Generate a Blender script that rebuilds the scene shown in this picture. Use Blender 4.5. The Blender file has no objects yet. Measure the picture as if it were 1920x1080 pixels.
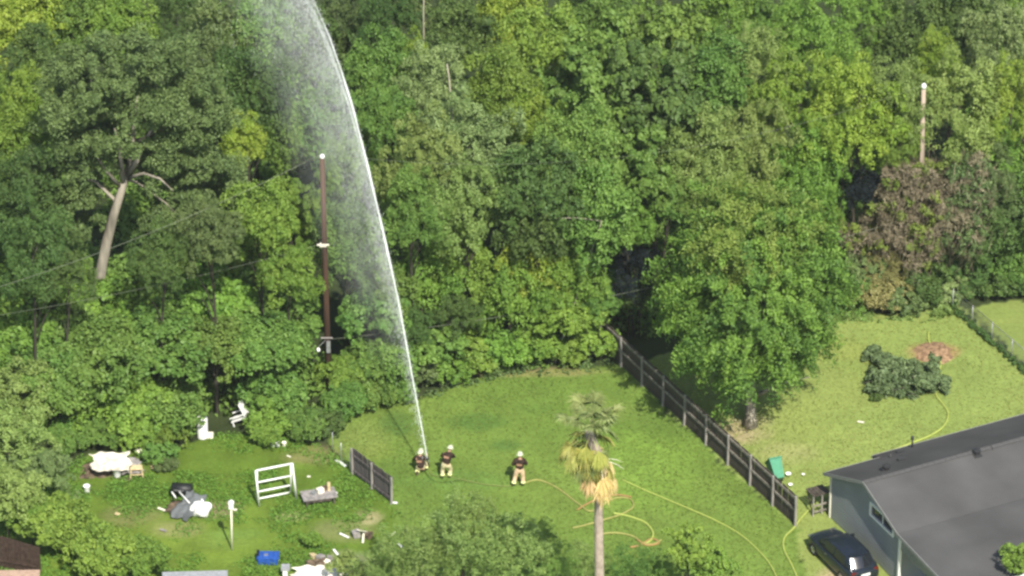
import bpy, bmesh, math, random
import numpy as np
from mathutils import Vector, Matrix, Quaternion

S = bpy.context.scene
COL = S.collection
PI = math.pi

# ------------------------------------------------------------------ camera
CAM_H, PITCH, F = 133.0, math.radians(30.0), 9250.0      # F: focal length in pixels of a 1920 px wide frame
cd = bpy.data.cameras.new('camera')
cam = bpy.data.objects.new('camera', cd)
COL.objects.link(cam)
cam.location = (0, 0, CAM_H)
cam.rotation_euler = (PI / 2 - PITCH, 0, 0)
cd.sensor_width = 36
cd.lens = F / 1920 * 36
cd.clip_start = 1
cd.clip_end = 12000
S.camera = cam

# ------------------------------------------------------------------ sky, sun, exposure
SUN_EL = math.radians(47.5)
sx, sy = 0.29, -0.957
n_ = math.hypot(sx, sy)
SUN = Vector((sx / n_ * math.cos(SUN_EL), sy / n_ * math.cos(SUN_EL), math.sin(SUN_EL)))
w = bpy.data.worlds.new('World')
S.world = w
w.use_nodes = True
nt = w.node_tree
nt.nodes.clear()
sky = nt.nodes.new('ShaderNodeTexSky')
sky.sky_type = 'NISHITA'
sky.sun_disc = False
sky.sun_elevation = SUN_EL
sky.sun_rotation = math.atan2(SUN.x, SUN.y)
sky.dust_density = 1.5
bg = nt.nodes.new('ShaderNodeBackground')
bg.inputs['Strength'].default_value = 0.115
wo = nt.nodes.new('ShaderNodeOutputWorld')
nt.links.new(sky.outputs[0], bg.inputs[0])
nt.links.new(bg.outputs[0], wo.inputs[0])
ld = bpy.data.lights.new('sun', 'SUN')
ld.energy = 4.95
ld.angle = math.radians(0.53)
ld.color = (1.0, 0.95, 0.86)
so = bpy.data.objects.new('sun', ld)
COL.objects.link(so)
so.rotation_euler = SUN.to_track_quat('Z', 'Y').to_euler()
so.location = (30, -100, 200)
S.view_settings.view_transform = 'Standard'
S.view_settings.look = 'None'
S.view_settings.exposure = 0.55
S.view_settings.gamma = 1
S.view_settings.use_curve_mapping = False
S.render.engine = 'CYCLES'
S.cycles.max_bounces = 5
S.cycles.diffuse_bounces = 3
S.cycles.transparent_max_bounces = 8
S.cycles.volume_bounces = 1
S.cycles.use_denoising = True
S.cycles.filter_width = 2.7
S.cycles.caustics_reflective = False
S.cycles.caustics_refractive = False

# thin air between the far camera and the ground
HAZE = 0.00009

# ------------------------------------------------------------------ helpers
rnd = random.Random(7)
CP, SP = math.cos(PITCH), math.sin(PITCH)


def gp(px, py, z=0.0):
    """place on the level z seen at a pixel of the 1920x1080 photograph"""
    a, b = (px - 960) / F, (540 - py) / F
    d = Vector((a, CP + b * SP, -SP + b * CP))
    t = (z - CAM_H) / d.z
    return Vector((d.x * t, d.y * t, z))


def to_px(x, y, z):
    dy, dz = y, z - CAM_H
    f = dy * CP - dz * SP
    u = dy * SP + dz * CP
    return 960 + F * x / f, 540 - F * u / f


def tag(o, label=None, cat=None, group=None, kind=None):
    if label: o['label'] = label
    if cat: o['category'] = cat
    if group: o['group'] = group
    if kind: o['kind'] = kind
    return o


def empty(name, loc, rz=0, label=None, cat=None, group=None, kind=None, scale=1):
    o = bpy.data.objects.new(name, None)
    COL.objects.link(o)
    o.location = loc
    o.rotation_euler = (0, 0, rz)
    o.scale = (scale,) * 3
    o.empty_display_size = 0.2
    return tag(o, label, cat, group, kind)


def link(name, me, parent=None, mat=None, loc=None, rot=None, scale=None):
    o = bpy.data.objects.new(name, me)
    COL.objects.link(o)
    if mat is not None and not me.materials:
        me.materials.append(mat)
    o.parent = parent
    if loc is not None: o.location = loc
    if rot is not None: o.rotation_euler = rot
    if scale is not None: o.scale = scale
    return o


def copy_tree(o, parent=None):
    c = o.copy()
    COL.objects.link(c)
    c.parent = parent
    for ch in list(o.children):
        copy_tree(ch, c)
    return c


class MB:
    """collects simple solids into one mesh"""
    def __init__(s):
        s.v, s.f, s.m = [], [], []

    def add(s, vs, fs, mi=0):
        b = len(s.v)
        s.v += [tuple(v) for v in vs]
        s.f += [tuple(i + b for i in f) for f in fs]
        s.m += [mi] * len(fs)
        return s

    def box(s, c, size, rot=None, mi=0):
        c = Vector(c)
        hx, hy, hz = size[0] / 2, size[1] / 2, size[2] / 2
        vs = [Vector((x, y, z)) for x in (-hx, hx) for y in (-hy, hy) for z in (-hz, hz)]
        if rot is not None: vs = [rot @ v for v in vs]
        vs = [v + c for v in vs]
        return s.add(vs, [(0, 1, 3, 2), (4, 6, 7, 5), (0, 4, 5, 1), (2, 3, 7, 6), (0, 2, 6, 4), (1, 5, 7, 3)], mi)

    def beam(s, a, b, wx, wz, mi=0, up=Vector((0, 0, 1))):
        a, b = Vector(a), Vector(b)
        d = (b - a)
        L = d.length
        d.normalize()
        side = d.cross(up)
        if side.length < 1e-3: side = Vector((1, 0, 0))
        side.normalize()
        u = side.cross(d)
        R = Matrix((side, d, u)).transposed()
        return s.box((a + b) / 2, (wx, L, wz), R, mi)

    def tube(s, pts, rad, n=8, mi=0, cap=True):
        pts = [Vector(p) for p in pts]
        if not hasattr(rad, '__len__'): rad = [rad] * len(pts)
        t0 = (pts[1] - pts[0]).normalized()
        ref = Vector((0, 0, 1)) if abs(t0.z) < 0.9 else Vector((1, 0, 0))
        nrm = t0.cross(ref).normalized()
        vs = []
        for i, p in enumerate(pts):
            t = (pts[min(i + 1, len(pts) - 1)] - pts[max(i - 1, 0)]).normalized()
            nrm = (nrm - t * nrm.dot(t)).normalized()
            bn = t.cross(nrm)
            for k in range(n):
                a = 2 * PI * k / n
                vs.append(p + (nrm * math.cos(a) + bn * math.sin(a)) * rad[i])
        fs = []
        for i in range(len(pts) - 1):
            for k in range(n):
                a, b = i * n + k, i * n + (k + 1) % n
                fs.append((a, b, b + n, a + n))
        if cap:
            fs.append(tuple(range(n))[::-1])
            fs.append(tuple(range((len(pts) - 1) * n, len(pts) * n)))
        return s.add(vs, fs, mi)

    def lathe(s, prof, c=(0, 0, 0), n=16, mi=0):
        vs, fs = [], []
        for (r, z) in prof:
            for k in range(n):
                a = 2 * PI * k / n
                vs.append((c[0] + r * math.cos(a), c[1] + r * math.sin(a), c[2] + z))
        for i in range(len(prof) - 1):
            for k in range(n):
                a, b = i * n + k, i * n + (k + 1) % n
                fs.append((a, b, b + n, a + n))
        return s.add(vs, fs, mi)

    def mesh(s, name, smooth=False):
        me = bpy.data.meshes.new(name)
        me.from_pydata(s.v, [], s.f)
        if any(s.m): me.polygons.foreach_set('material_index', s.m)
        if smooth: me.polygons.foreach_set('use_smooth', [True] * len(s.f))
        me.update()
        return me

    def build(s, name, mat, parent=None, smooth=False, loc=None, rot=None):
        me = s.mesh(name, smooth)
        for m in (mat if isinstance(mat, (list, tuple)) else [mat]):
            me.materials.append(m)
        return link(name, me, parent, None, loc, rot)


def lattice(x, y, scale, seed):
    """value noise 0..1"""
    rs = np.random.RandomState(seed)
    T = rs.rand(256, 256)
    x, y = x / scale, y / scale
    xi, yi = np.floor(x).astype(int), np.floor(y).astype(int)
    fx, fy = x - xi, y - yi
    fx, fy = fx * fx * (3 - 2 * fx), fy * fy * (3 - 2 * fy)
    g = lambda i, j: T[i % 256, j % 256]
    return (g(xi, yi) * (1 - fx) + g(xi + 1, yi) * fx) * (1 - fy) + (g(xi, yi + 1) * (1 - fx) + g(xi + 1, yi + 1) * fx) * fy


def fbm(x, y, scale, seed, o=4):
    s, a, t = 0, 1.0, 0
    for i in range(o):
        s = s + a * lattice(x, y, scale / 2 ** i, seed + i)
        t += a
        a *= 0.55
    return s / t


def inpoly(px, py, poly):
    c = np.zeros(px.shape, bool)
    n = len(poly)
    for i in range(n):
        x1, y1 = poly[i]
        x2, y2 = poly[(i + 1) % n]
        if y1 == y2: continue
        c ^= ((y1 > py) != (y2 > py)) & (px < (x2 - x1) * (py - y1) / (y2 - y1) + x1)
    return c


# ------------------------------------------------------------------ materials
def mat(name, color, rough=0.7, spec=0.3, metal=0.0, noise=0.12, scale=6.0, bump=0.0, bscale=30.0, stretch=None):
    m = bpy.data.materials.new(name)
    m.use_nodes = True
    t = m.node_tree
    b = t.nodes['Principled BSDF']
    b.inputs['Roughness'].default_value = rough
    b.inputs['Specular IOR Level'].default_value = spec
    b.inputs['Metallic'].default_value = metal
    tc = t.nodes.new('ShaderNodeTexCoord')
    src = tc.outputs['Object']
    if stretch:
        mp = t.nodes.new('ShaderNodeMapping')
        mp.inputs['Scale'].default_value = stretch
        t.links.new(src, mp.inputs[0])
        src = mp.outputs[0]
    nz = t.nodes.new('ShaderNodeTexNoise')
    nz.inputs['Scale'].default_value = scale
    nz.inputs['Detail'].default_value = 5
    t.links.new(src, nz.inputs['Vector'])
    mx = t.nodes.new('ShaderNodeMix')
    mx.data_type = 'RGBA'
    mr = t.nodes.new('ShaderNodeMapRange')
    mr.inputs[1].default_value = 0.3
    mr.inputs[2].default_value = 0.7
    t.links.new(nz.outputs[0], mr.inputs[0])
    t.links.new(mr.outputs[0], mx.inputs[0])
    mx.inputs[6].default_value = (*[max(0, c * (1 - noise * 1.6)) for c in color], 1)
    mx.inputs[7].default_value = (*[min(1, c * (1 + noise)) for c in color], 1)
    t.links.new(mx.outputs[2], b.inputs['Base Color'])
    if bump:
        n2 = t.nodes.new('ShaderNodeTexNoise')
        n2.inputs['Scale'].default_value = bscale
        n2.inputs['Detail'].default_value = 4
        t.links.new(src, n2.inputs['Vector'])
        bp = t.nodes.new('ShaderNodeBump')
        bp.inputs['Strength'].default_value = bump
        bp.inputs['Distance'].default_value = 0.05
        t.links.new(n2.outputs[0], bp.inputs['Height'])
        t.links.new(bp.outputs[0], b.inputs['Normal'])
    return m


def leaf_mat(name, dark, light, trans=0.3, rough=0.55, spec=0.25):
    """leaf colour varies leaf by leaf and clump by clump (mesh attribute 'var') and from plant to plant"""
    dark = (dark[0] * 1.75 + .006, dark[1] * 1.85 + .008, dark[2] * 1.55 + .006)
    light = (light[0] * 1.42 + .010, light[1] * 1.48 + .014, light[2] * 1.3 + .012)
    m = bpy.data.materials.new(name)
    m.use_nodes = True
    t = m.node_tree
    b = t.nodes['Principled BSDF']
    out = t.nodes['Material Output']
    at = t.nodes.new('ShaderNodeAttribute')
    at.attribute_name = 'var'
    mx = t.nodes.new('ShaderNodeMix')
    mx.data_type = 'RGBA'
    mx.inputs[6].default_value = (*dark, 1)
    mx.inputs[7].default_value = (*light, 1)
    t.links.new(at.outputs['Fac'], mx.inputs[0])
    oi = t.nodes.new('ShaderNodeObjectInfo')
    mr = t.nodes.new('ShaderNodeMapRange')
    mr.inputs[3].default_value = 0.86
    mr.inputs[4].default_value = 1.14
    t.links.new(oi.outputs['Random'], mr.inputs[0])
    hs = t.nodes.new('ShaderNodeHueSaturation')
    t.links.new(mr.outputs[0], hs.inputs['Value'])
    mh = t.nodes.new('ShaderNodeMapRange')
    mh.inputs[3].default_value = .487
    mh.inputs[4].default_value = .513
    wn = t.nodes.new('ShaderNodeMath')
    wn.operation = 'FRACT'
    w2 = t.nodes.new('ShaderNodeMath')
    w2.operation = 'MULTIPLY'
    w2.inputs[1].default_value = 17.3
    t.links.new(oi.outputs['Random'], w2.inputs[0])
    t.links.new(w2.outputs[0], wn.inputs[0])
    t.links.new(wn.outputs[0], mh.inputs[0])
    t.links.new(mh.outputs[0], hs.inputs['Hue'])
    t.links.new(mx.outputs[2], hs.inputs['Color'])
    t.links.new(hs.outputs[0], b.inputs['Base Color'])
    b.inputs['Roughness'].default_value = rough
    b.inputs['Specular IOR Level'].default_value = spec
    tr = t.nodes.new('ShaderNodeBsdfTranslucent')
    hs2 = t.nodes.new('ShaderNodeHueSaturation')
    hs2.inputs['Hue'].default_value = 0.485
    hs2.inputs['Value'].default_value = 1.5
    t.links.new(hs.outputs[0], hs2.inputs['Color'])
    t.links.new(hs2.outputs[0], tr.inputs[0])
    ms = t.nodes.new('ShaderNodeMixShader')
    ms.inputs[0].default_value = trans
    t.links.new(b.outputs[0], ms.inputs[1])
    t.links.new(tr.outputs[0], ms.inputs[2])
    t.links.new(ms.outputs[0], out.inputs[0])
    return m


LEAF = {
    'yel': leaf_mat('leaves_yellow_green', (0.085, 0.14, 0.016), (0.20, 0.245, 0.035)),
    'bri': leaf_mat('leaves_bright_green', (0.060, 0.110, 0.018), (0.158, 0.232, 0.036)),
    'mid': leaf_mat('leaves_mid_green', (0.052, 0.100, 0.021), (0.128, 0.198, 0.038)),
    'drk': leaf_mat('leaves_dark_green', (0.030, 0.058, 0.015), (0.080, 0.124, 0.028)),
    'oli': leaf_mat('leaves_olive', (0.040, 0.064, 0.022), (0.105, 0.140, 0.044), trans=0.2),
    'pal': leaf_mat('leaves_pale_green', (0.085, 0.125, 0.030), (0.205, 0.262, 0.080)),
    'gry': leaf_mat('leaves_grey_green', (0.072, 0.102, 0.034), (0.185, 0.228, 0.092)),
    'brn': leaf_mat('vines_dead_brown', (0.070, 0.056, 0.040), (0.200, 0.165, 0.115), trans=0.1),
    'olv': leaf_mat('leaves_yellow_olive', (0.055, 0.092, 0.018), (0.165, 0.215, 0.040)),
    'rus': leaf_mat('leaves_rusty', (0.080, 0.080, 0.025), (0.175, 0.145, 0.060), trans=0.15),
    'shd': leaf_mat('leaves_shade_black', (0.002, 0.003, 0.006), (0.006, 0.008, 0.012), trans=0.0, spec=0.05),  # near-black: deep shade put into the leaf colour
}
M = {
    'bark': mat('bark_brown', (0.062, 0.056, 0.042), 0.9, 0.1, noise=0.4, scale=3, bump=0.6, stretch=(1, 1, .15)),
    'bark_pale': mat('bark_pale_grey', (0.29, 0.26, 0.205), 0.9, 0.1, noise=0.35, scale=2.5, bump=0.5, stretch=(1, 1, .2)),
    'twig': mat('bare_twigs', (0.34, 0.31, 0.23), 0.9, 0.1),
    'pole_brown': mat('creosote_pole', (0.095, 0.054, 0.036), 0.85, 0.15, noise=0.4, scale=2, stretch=(1, 1, .08)),
    'pole_grey': mat('weathered_pole', (0.36, 0.29, 0.22), 0.85, 0.15, noise=0.3, scale=2, stretch=(1, 1, .08)),
    'white': mat('white_paint', (0.80, 0.80, 0.76), 0.5, 0.4, noise=0.05),
    'white_d': mat('dirty_white_sheet', (0.62, 0.58, 0.47), 0.7, 0.2, noise=0.35, scale=2.2),
    'cream': mat('cream_plastic', (0.78, 0.74, 0.60), 0.5, 0.4, noise=0.08),
    'wire': mat('weathered_wire', (0.17, 0.19, 0.13), 0.5, 0.4),
    'steel': mat('galvanised_steel', (0.45, 0.46, 0.46), 0.4, 0.5, metal=0.6, noise=0.2),
    'fence': mat('fence_wood', (0.085, 0.072, 0.058), 0.9, 0.1, noise=0.4, scale=4, stretch=(2, 2, .4)),
    'fence_post': mat('fence_post_wood', (0.30, 0.28, 0.25), 0.9, 0.1, noise=0.3, scale=4, stretch=(1, 1, .3)),
    'fence_rail': mat('fence_rail_wood', (0.24, 0.215, 0.18), 0.9, 0.1, noise=0.3, scale=4),
    'fence_grey': mat('grey_fence_wood', (0.125, 0.110, 0.105), 0.9, 0.1, noise=0.45, scale=3, stretch=(2, 2, .4)),
    'roof': mat('roof_shingles', (0.080, 0.079, 0.077), 0.92, 0.08, noise=0.16, scale=0.35, bump=0.3, bscale=9, stretch=(1, 1, 1)),
    'roof_dark': mat('ridge_shingles', (0.085, 0.082, 0.080), 0.85, 0.2, noise=0.2, scale=2),
    'siding': mat('grey_siding', (0.255, 0.27, 0.275), 0.7, 0.3, noise=0.06, scale=0.8),
    'trim': mat('grey_trim', (0.22, 0.22, 0.21), 0.6, 0.3),
    'vent': mat('black_vent', (0.03, 0.03, 0.03), 0.5, 0.4),
    'dark_glass': mat('dark_glass', (0.02, 0.025, 0.03), 0.08, 0.6, noise=0.05),
    'car': mat('dark_blue_car_paint', (0.012, 0.017, 0.026), 0.22, 0.6, noise=0.05, scale=1),
    'car_glass': mat('tinted_car_glass', (0.012, 0.014, 0.018), 0.13, 1.0, noise=0.05),
    'rubber': mat('tyre_rubber', (0.02, 0.02, 0.02), 0.8, 0.2),
    'chrome': mat('alloy_metal', (0.6, 0.6, 0.62), 0.3, 0.5, metal=0.9),
    'tail': mat('tail_lamp_plastic', (0.12, 0.010, 0.008), 0.2, 0.6),
    'hose_y': mat('yellow_hose', (0.34, 0.40, 0.09), 0.7, 0.2, noise=0.1),
    'hose_o': mat('orange_hose', (0.30, 0.19, 0.07), 0.7, 0.2, noise=0.1),
    'hose_t': mat('tan_hose', (0.27, 0.27, 0.08), 0.7, 0.2, noise=0.1),
    'hose_d': mat('dull_hose', (0.17, 0.20, 0.06), 0.8, 0.1),
    'skin': mat('skin', (0.42, 0.25, 0.17), 0.5, 0.3),
    'coat': mat('dark_bunker_coat', (0.036, 0.022, 0.016), 0.8, 0.15, noise=0.3, scale=8),
    'coat_patch': mat('coat_reflective_band', (0.30, 0.17, 0.10), 0.6, 0.3),
    'pants': mat('tan_bunker_trousers', (0.62, 0.45, 0.28), 0.8, 0.15, noise=0.2, scale=7),
    'pants_y': mat('pale_bunker_trousers', (0.52, 0.46, 0.27), 0.8, 0.15, noise=0.2, scale=7),
    'reflect': mat('lime_reflective_band', (0.75, 0.80, 0.35), 0.5, 0.4),
    'boot': mat('rubber_boot', (0.05, 0.04, 0.025), 0.6, 0.3),
    'helmet': mat('cream_helmet', (0.50, 0.52, 0.37), 0.4, 0.4),
    'black': mat('black_plastic', (0.012, 0.013, 0.013), 0.5, 0.4),
    'tarp_grey': mat('grey_tarp', (0.12, 0.13, 0.13), 0.6, 0.3, noise=0.2, scale=2),
    'grey_wood': mat('grey_boards', (0.27, 0.25, 0.235), 0.85, 0.2, noise=0.25),
    'tan_wood': mat('tan_boards', (0.60, 0.48, 0.27), 0.8, 0.2, noise=0.2),
    'brown_stuff': mat('brown_rotting_cloth', (0.13, 0.095, 0.065), 0.9, 0.1, noise=0.5, scale=3),
    'blue': mat('blue_plastic', (0.025, 0.09, 0.36), 0.35, 0.5, noise=0.25, scale=5),
    'teal': mat('green_plastic', (0.035, 0.22, 0.115), 0.5, 0.4, noise=0.1),
    'concrete': mat('grey_concrete', (0.30, 0.31, 0.32), 0.9, 0.2, noise=0.15),
    'pink_roof': mat('pinkish_roof', (0.42, 0.29, 0.21), 0.9, 0.2, noise=0.15),
    'brown_wall': mat('dark_brown_boards', (0.060, 0.040, 0.030), 0.9, 0.1, noise=0.3),
    'mulch': mat('reddish_mulch', (0.31, 0.20, 0.115), 0.95, 0.1, noise=0.4, scale=5, bump=0.5),
    'palm_trunk': mat('palm_trunk', (0.40, 0.33, 0.26), 0.9, 0.1, noise=0.25, scale=3, bump=0.4),
}

# ------------------------------------------------------------------ ground
LAWN = [(628, 812), (655, 775), (720, 752), (785, 745), (840, 724), (930, 702), (1060, 690), (1150, 683), (1175, 700), (1490, 990),
        (1520, 1090), (1620, 1400), (700, 1400), (730, 1080), (760, 1000), (740, 950), (690, 915), (640, 860)]
YARD = [(-200, 860), (120, 880), (160, 850), (330, 838), (400, 815), (480, 812), (600, 828), (640, 860), (690, 915), (740, 950),
        (760, 1000), (730, 1080), (700, 1400), (-200, 1400)]
RIGHT = [(1175, 690), (1300, 650), (1500, 600), (1590, 580), (1700, 592), (1790, 572), (1930, 700), (2500, 1000), (2500, 1400), (1620, 1400), (1490, 990)]
FAR = [(1806, 574), (1850, 568), (1960, 566), (2500, 560), (2500, 980), (1940, 695)]
PATCH = [  # px, py, rx, ry, colour, strength : soil, dry grass, darker green patches, mulch
    (1010, 697, 150, 9, (0.30, 0.25, 0.11), .55), (1400, 805, 60, 26, (0.36, 0.29, 0.17), .8), (1470, 850, 60, 25, (0.34, 0.33, 0.14), .5),
    (1750, 660, 45, 20, (0.33, 0.19, 0.10), .85), (1690, 560, 80, 14, (0.24, 0.18, 0.08), .5),
    (250, 965, 60, 22, (0.22, 0.19, 0.09), .4), (330, 990, 50, 18, (0.30, 0.26, 0.13), .4), (410, 955, 55, 16, (0.36, 0.27, 0.17), .75),
    (545, 968, 34, 8, (0.40, 0.38, 0.18), .7), (590, 850, 60, 18, (0.22, 0.17, 0.09), .5), (650, 995, 60, 22, (0.24, 0.23, 0.11), .4),
    (695, 968, 26, 14, (0.40, 0.33, 0.19), .6), (640, 1060, 60, 30, (0.28, 0.26, 0.18), .7), (1560, 1085, 34, 26, (0.46, 0.35, 0.22), .8),
    (115, 1020, 80, 60, (0.16, 0.24, 0.03), .5), (210, 880, 60, 14, (0.27, 0.23, 0.14), .6),
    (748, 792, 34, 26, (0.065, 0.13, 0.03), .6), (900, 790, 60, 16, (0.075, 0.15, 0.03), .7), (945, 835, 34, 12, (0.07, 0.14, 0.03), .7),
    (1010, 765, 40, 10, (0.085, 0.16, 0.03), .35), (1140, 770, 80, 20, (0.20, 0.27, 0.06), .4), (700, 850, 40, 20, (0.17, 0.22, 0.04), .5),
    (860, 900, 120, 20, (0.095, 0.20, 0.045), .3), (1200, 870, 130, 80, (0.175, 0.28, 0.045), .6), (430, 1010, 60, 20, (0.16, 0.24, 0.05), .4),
    (115, 935, 30, 6, (0.03, 0.06, 0.02), .5), (1880, 600, 60, 12, (0.22, 0.27, 0.07), .5), (680, 820, 50, 40, (0.19, 0.23, 0.06), .5),
    (1570, 660, 80, 20, (0.28, 0.31, 0.075), .4), (440, 1000, 60, 12, (0.11, 0.2, 0.04), .3), (1700, 740, 90, 20, (0.20, 0.26, 0.07), .3)]


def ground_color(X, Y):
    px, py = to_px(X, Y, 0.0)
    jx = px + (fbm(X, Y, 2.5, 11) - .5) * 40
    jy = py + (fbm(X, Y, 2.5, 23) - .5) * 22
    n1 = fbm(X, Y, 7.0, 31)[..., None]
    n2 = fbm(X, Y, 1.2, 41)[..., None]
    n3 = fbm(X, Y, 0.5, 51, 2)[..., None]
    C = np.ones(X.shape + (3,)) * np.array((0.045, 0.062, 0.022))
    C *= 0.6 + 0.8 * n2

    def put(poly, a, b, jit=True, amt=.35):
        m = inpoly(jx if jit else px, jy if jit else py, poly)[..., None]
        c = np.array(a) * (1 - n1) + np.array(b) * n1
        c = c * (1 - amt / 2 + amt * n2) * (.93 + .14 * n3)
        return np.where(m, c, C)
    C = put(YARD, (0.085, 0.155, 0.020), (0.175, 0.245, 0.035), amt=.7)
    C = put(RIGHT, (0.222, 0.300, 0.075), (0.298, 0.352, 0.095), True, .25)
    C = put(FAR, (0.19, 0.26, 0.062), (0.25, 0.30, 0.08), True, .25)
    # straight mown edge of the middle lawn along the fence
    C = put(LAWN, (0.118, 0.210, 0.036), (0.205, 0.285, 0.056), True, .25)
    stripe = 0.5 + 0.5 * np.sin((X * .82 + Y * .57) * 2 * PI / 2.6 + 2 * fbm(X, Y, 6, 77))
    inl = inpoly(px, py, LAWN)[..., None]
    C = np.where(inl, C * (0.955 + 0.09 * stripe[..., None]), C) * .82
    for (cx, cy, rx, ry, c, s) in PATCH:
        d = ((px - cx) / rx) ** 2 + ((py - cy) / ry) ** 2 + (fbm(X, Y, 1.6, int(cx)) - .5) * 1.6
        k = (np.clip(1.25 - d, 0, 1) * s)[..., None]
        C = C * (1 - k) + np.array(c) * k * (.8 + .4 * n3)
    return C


def build_ground():
    xs = np.concatenate([[-5000, -2000, -800, -300, -120, -60], np.arange(-38, 38.01, .25), [60, 120, 300, 800, 2000, 5000]])
    ys = np.concatenate([[-4000, -1000, -200, 0, 100, 170], np.arange(192, 272.01, .25), [290, 330, 450, 800, 2000, 8000]])
    X, Y = np.meshgrid(xs, ys)
    Z = (fbm(X, Y, 5.0, 5) - .5) * .10
    Z = np.where((np.abs(X) > 40) | (Y < 190) | (Y > 274), 0, Z) - 0.03
    nx, ny = len(xs), len(ys)
    co = np.stack([X, Y, Z], -1).reshape(-1, 3)
    idx = np.arange(nx * ny).reshape(ny, nx)
    f = np.stack([idx[:-1, :-1], idx[:-1, 1:], idx[1:, 1:], idx[1:, :-1]], -1).reshape(-1, 4)
    me = quads('ground', co, f)
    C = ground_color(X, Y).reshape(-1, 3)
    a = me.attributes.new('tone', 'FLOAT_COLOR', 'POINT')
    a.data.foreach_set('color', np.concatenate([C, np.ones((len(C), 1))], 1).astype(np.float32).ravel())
    m = bpy.data.materials.new('grass_and_soil')
    m.use_nodes = True
    t = m.node_tree
    b = t.nodes['Principled BSDF']
    b.inputs['Roughness'].default_value = .95
    b.inputs['Specular IOR Level'].default_value = .1
    at = t.nodes.new('ShaderNodeAttribute')
    at.attribute_name = 'tone'
    tc = t.nodes.new('ShaderNodeTexCoord')
    nz = t.nodes.new('ShaderNodeTexNoise')
    nz.inputs['Scale'].default_value = 5
    nz.inputs['Detail'].default_value = 6
    t.links.new(tc.outputs['Object'], nz.inputs['Vector'])
    mr = t.nodes.new('ShaderNodeMapRange')
    mr.inputs[1].default_value = .3
    mr.inputs[2].default_value = .7
    mr.inputs[3].default_value = .86
    mr.inputs[4].default_value = 1.14
    t.links.new(nz.outputs[0], mr.inputs[0])
    hs = t.nodes.new('ShaderNodeHueSaturation')
    t.links.new(mr.outputs[0], hs.inputs['Value'])
    t.links.new(at.outputs['Color'], hs.inputs['Color'])
    t.links.new(hs.outputs[0], b.inputs['Base Color'])
    bp = t.nodes.new('ShaderNodeBump')
    bp.inputs['Strength'].default_value = .35
    bp.inputs['Distance'].default_value = .08
    n2 = t.nodes.new('ShaderNodeTexNoise')
    n2.inputs['Scale'].default_value = 9
    n2.inputs['Detail'].default_value = 3
    t.links.new(tc.outputs['Object'], n2.inputs['Vector'])
    t.links.new(n2.outputs[0], bp.inputs['Height'])
    t.links.new(bp.outputs[0], b.inputs['Normal'])
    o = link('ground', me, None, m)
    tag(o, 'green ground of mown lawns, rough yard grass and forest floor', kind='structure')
    me.polygons.foreach_set('use_smooth', [True] * len(f))


def quads(name, co, f):
    me = bpy.data.meshes.new(name)
    k = f.shape[1]
    me.vertices.add(len(co))
    me.vertices.foreach_set('co', co.astype(np.float32).ravel())
    me.loops.add(f.size)
    me.loops.foreach_set('vertex_index', f.astype(np.int32).ravel())
    me.polygons.add(len(f))
    me.polygons.foreach_set('loop_start', np.arange(0, f.size, k, dtype=np.int32))
    me.update(calc_edges=True)
    return me


build_ground()


# ------------------------------------------------------------------ foliage meshes
def unit(v):
    return v / np.maximum(np.linalg.norm(v, axis=-1, keepdims=True), 1e-9)


def leaves(name, P, N, L, W, var, rs, droop=0.0):
    """one four-cornered, slightly folded leaf at each point"""
    n = len(P)
    r = unit(rs.randn(n, 3))
    T = unit(np.cross(N, r) + np.array((0, 0, -droop)))
    B = unit(np.cross(N, T))
    N2 = unit(np.cross(T, B))
    L, W = L[:, None], W[:, None]
    a = P - T * L * .5
    b = P + T * L * .5 - N2 * L * .12
    c = P + B * W * .5 + N2 * W * .18 - T * L * .05
    d = P - B * W * .5 + N2 * W * .18 - T * L * .05
    co = np.stack([a, c, b, d], 1).reshape(-1, 3)
    me = quads(name, co, np.arange(4 * n).reshape(n, 4))
    at = me.attributes.new('var', 'FLOAT', 'FACE')
    at.data.foreach_set('value', np.clip(var, 0, 1).astype(np.float32))
    return me


def crown(name, seed, nc=58, nsub=9, per=30, leaf=.062, zs=.85, lo=-.45, rc=(.20, .36), asp=.55, droop=0.0, core=.12, shell=(.5, .84)):
    per = int(per * 1.15)
    rs = np.random.RandomState(seed)
    d = unit(rs.randn(nc * 4, 3))
    d = d[d[:, 2] > lo - .2][:nc]
    n = len(d)
    rad = rs.uniform(shell[0] - .08, shell[1] + .1, n) * (1 + .16 * np.sin(3 * np.arctan2(d[:, 1], d[:, 0]) + seed) * (d[:, 2] < .8))
    k = rs.rand(n) < core
    rad[k] *= .5
    C = d * rad[:, None] * np.array((1, 1, zs))
    R = rs.uniform(rc[0] * .75, rc[1] * 1.1, n)
    cv = rs.rand(n)
    # knots of leaves on each clump
    sd = unit(rs.randn(n, nsub, 3) + d[:, None] * .7 + np.array((0, 0, .55)))
    SC = C[:, None] + sd * R[:, None, None] * .72
    SR = R[:, None] * rs.uniform(.30, .52, (n, nsub))
    sv = rs.rand(n, nsub)
    ld = unit(rs.randn(n, nsub, per, 3) + sd[:, :, None] * .8 + np.array((0, 0, .3)))
    P = SC[:, :, None] + ld * SR[:, :, None, None] * rs.uniform(.55, 1.15, (n, nsub, per, 1))
    N = unit(ld * .7 + rs.randn(n, nsub, per, 3) * .45 + np.array((0, 0, .45)))
    v = .52 * cv[:, None, None] + .25 * sv[:, :, None] + .36 * rs.rand(n, nsub, per) - .06
    P, N, v = P.reshape(-1, 3), N.reshape(-1, 3), v.reshape(-1)
    L = leaf * rs.uniform(.45, 1.6, len(P))
    return leaves(name, P, N, L, L * asp, v, rs, droop)


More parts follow.
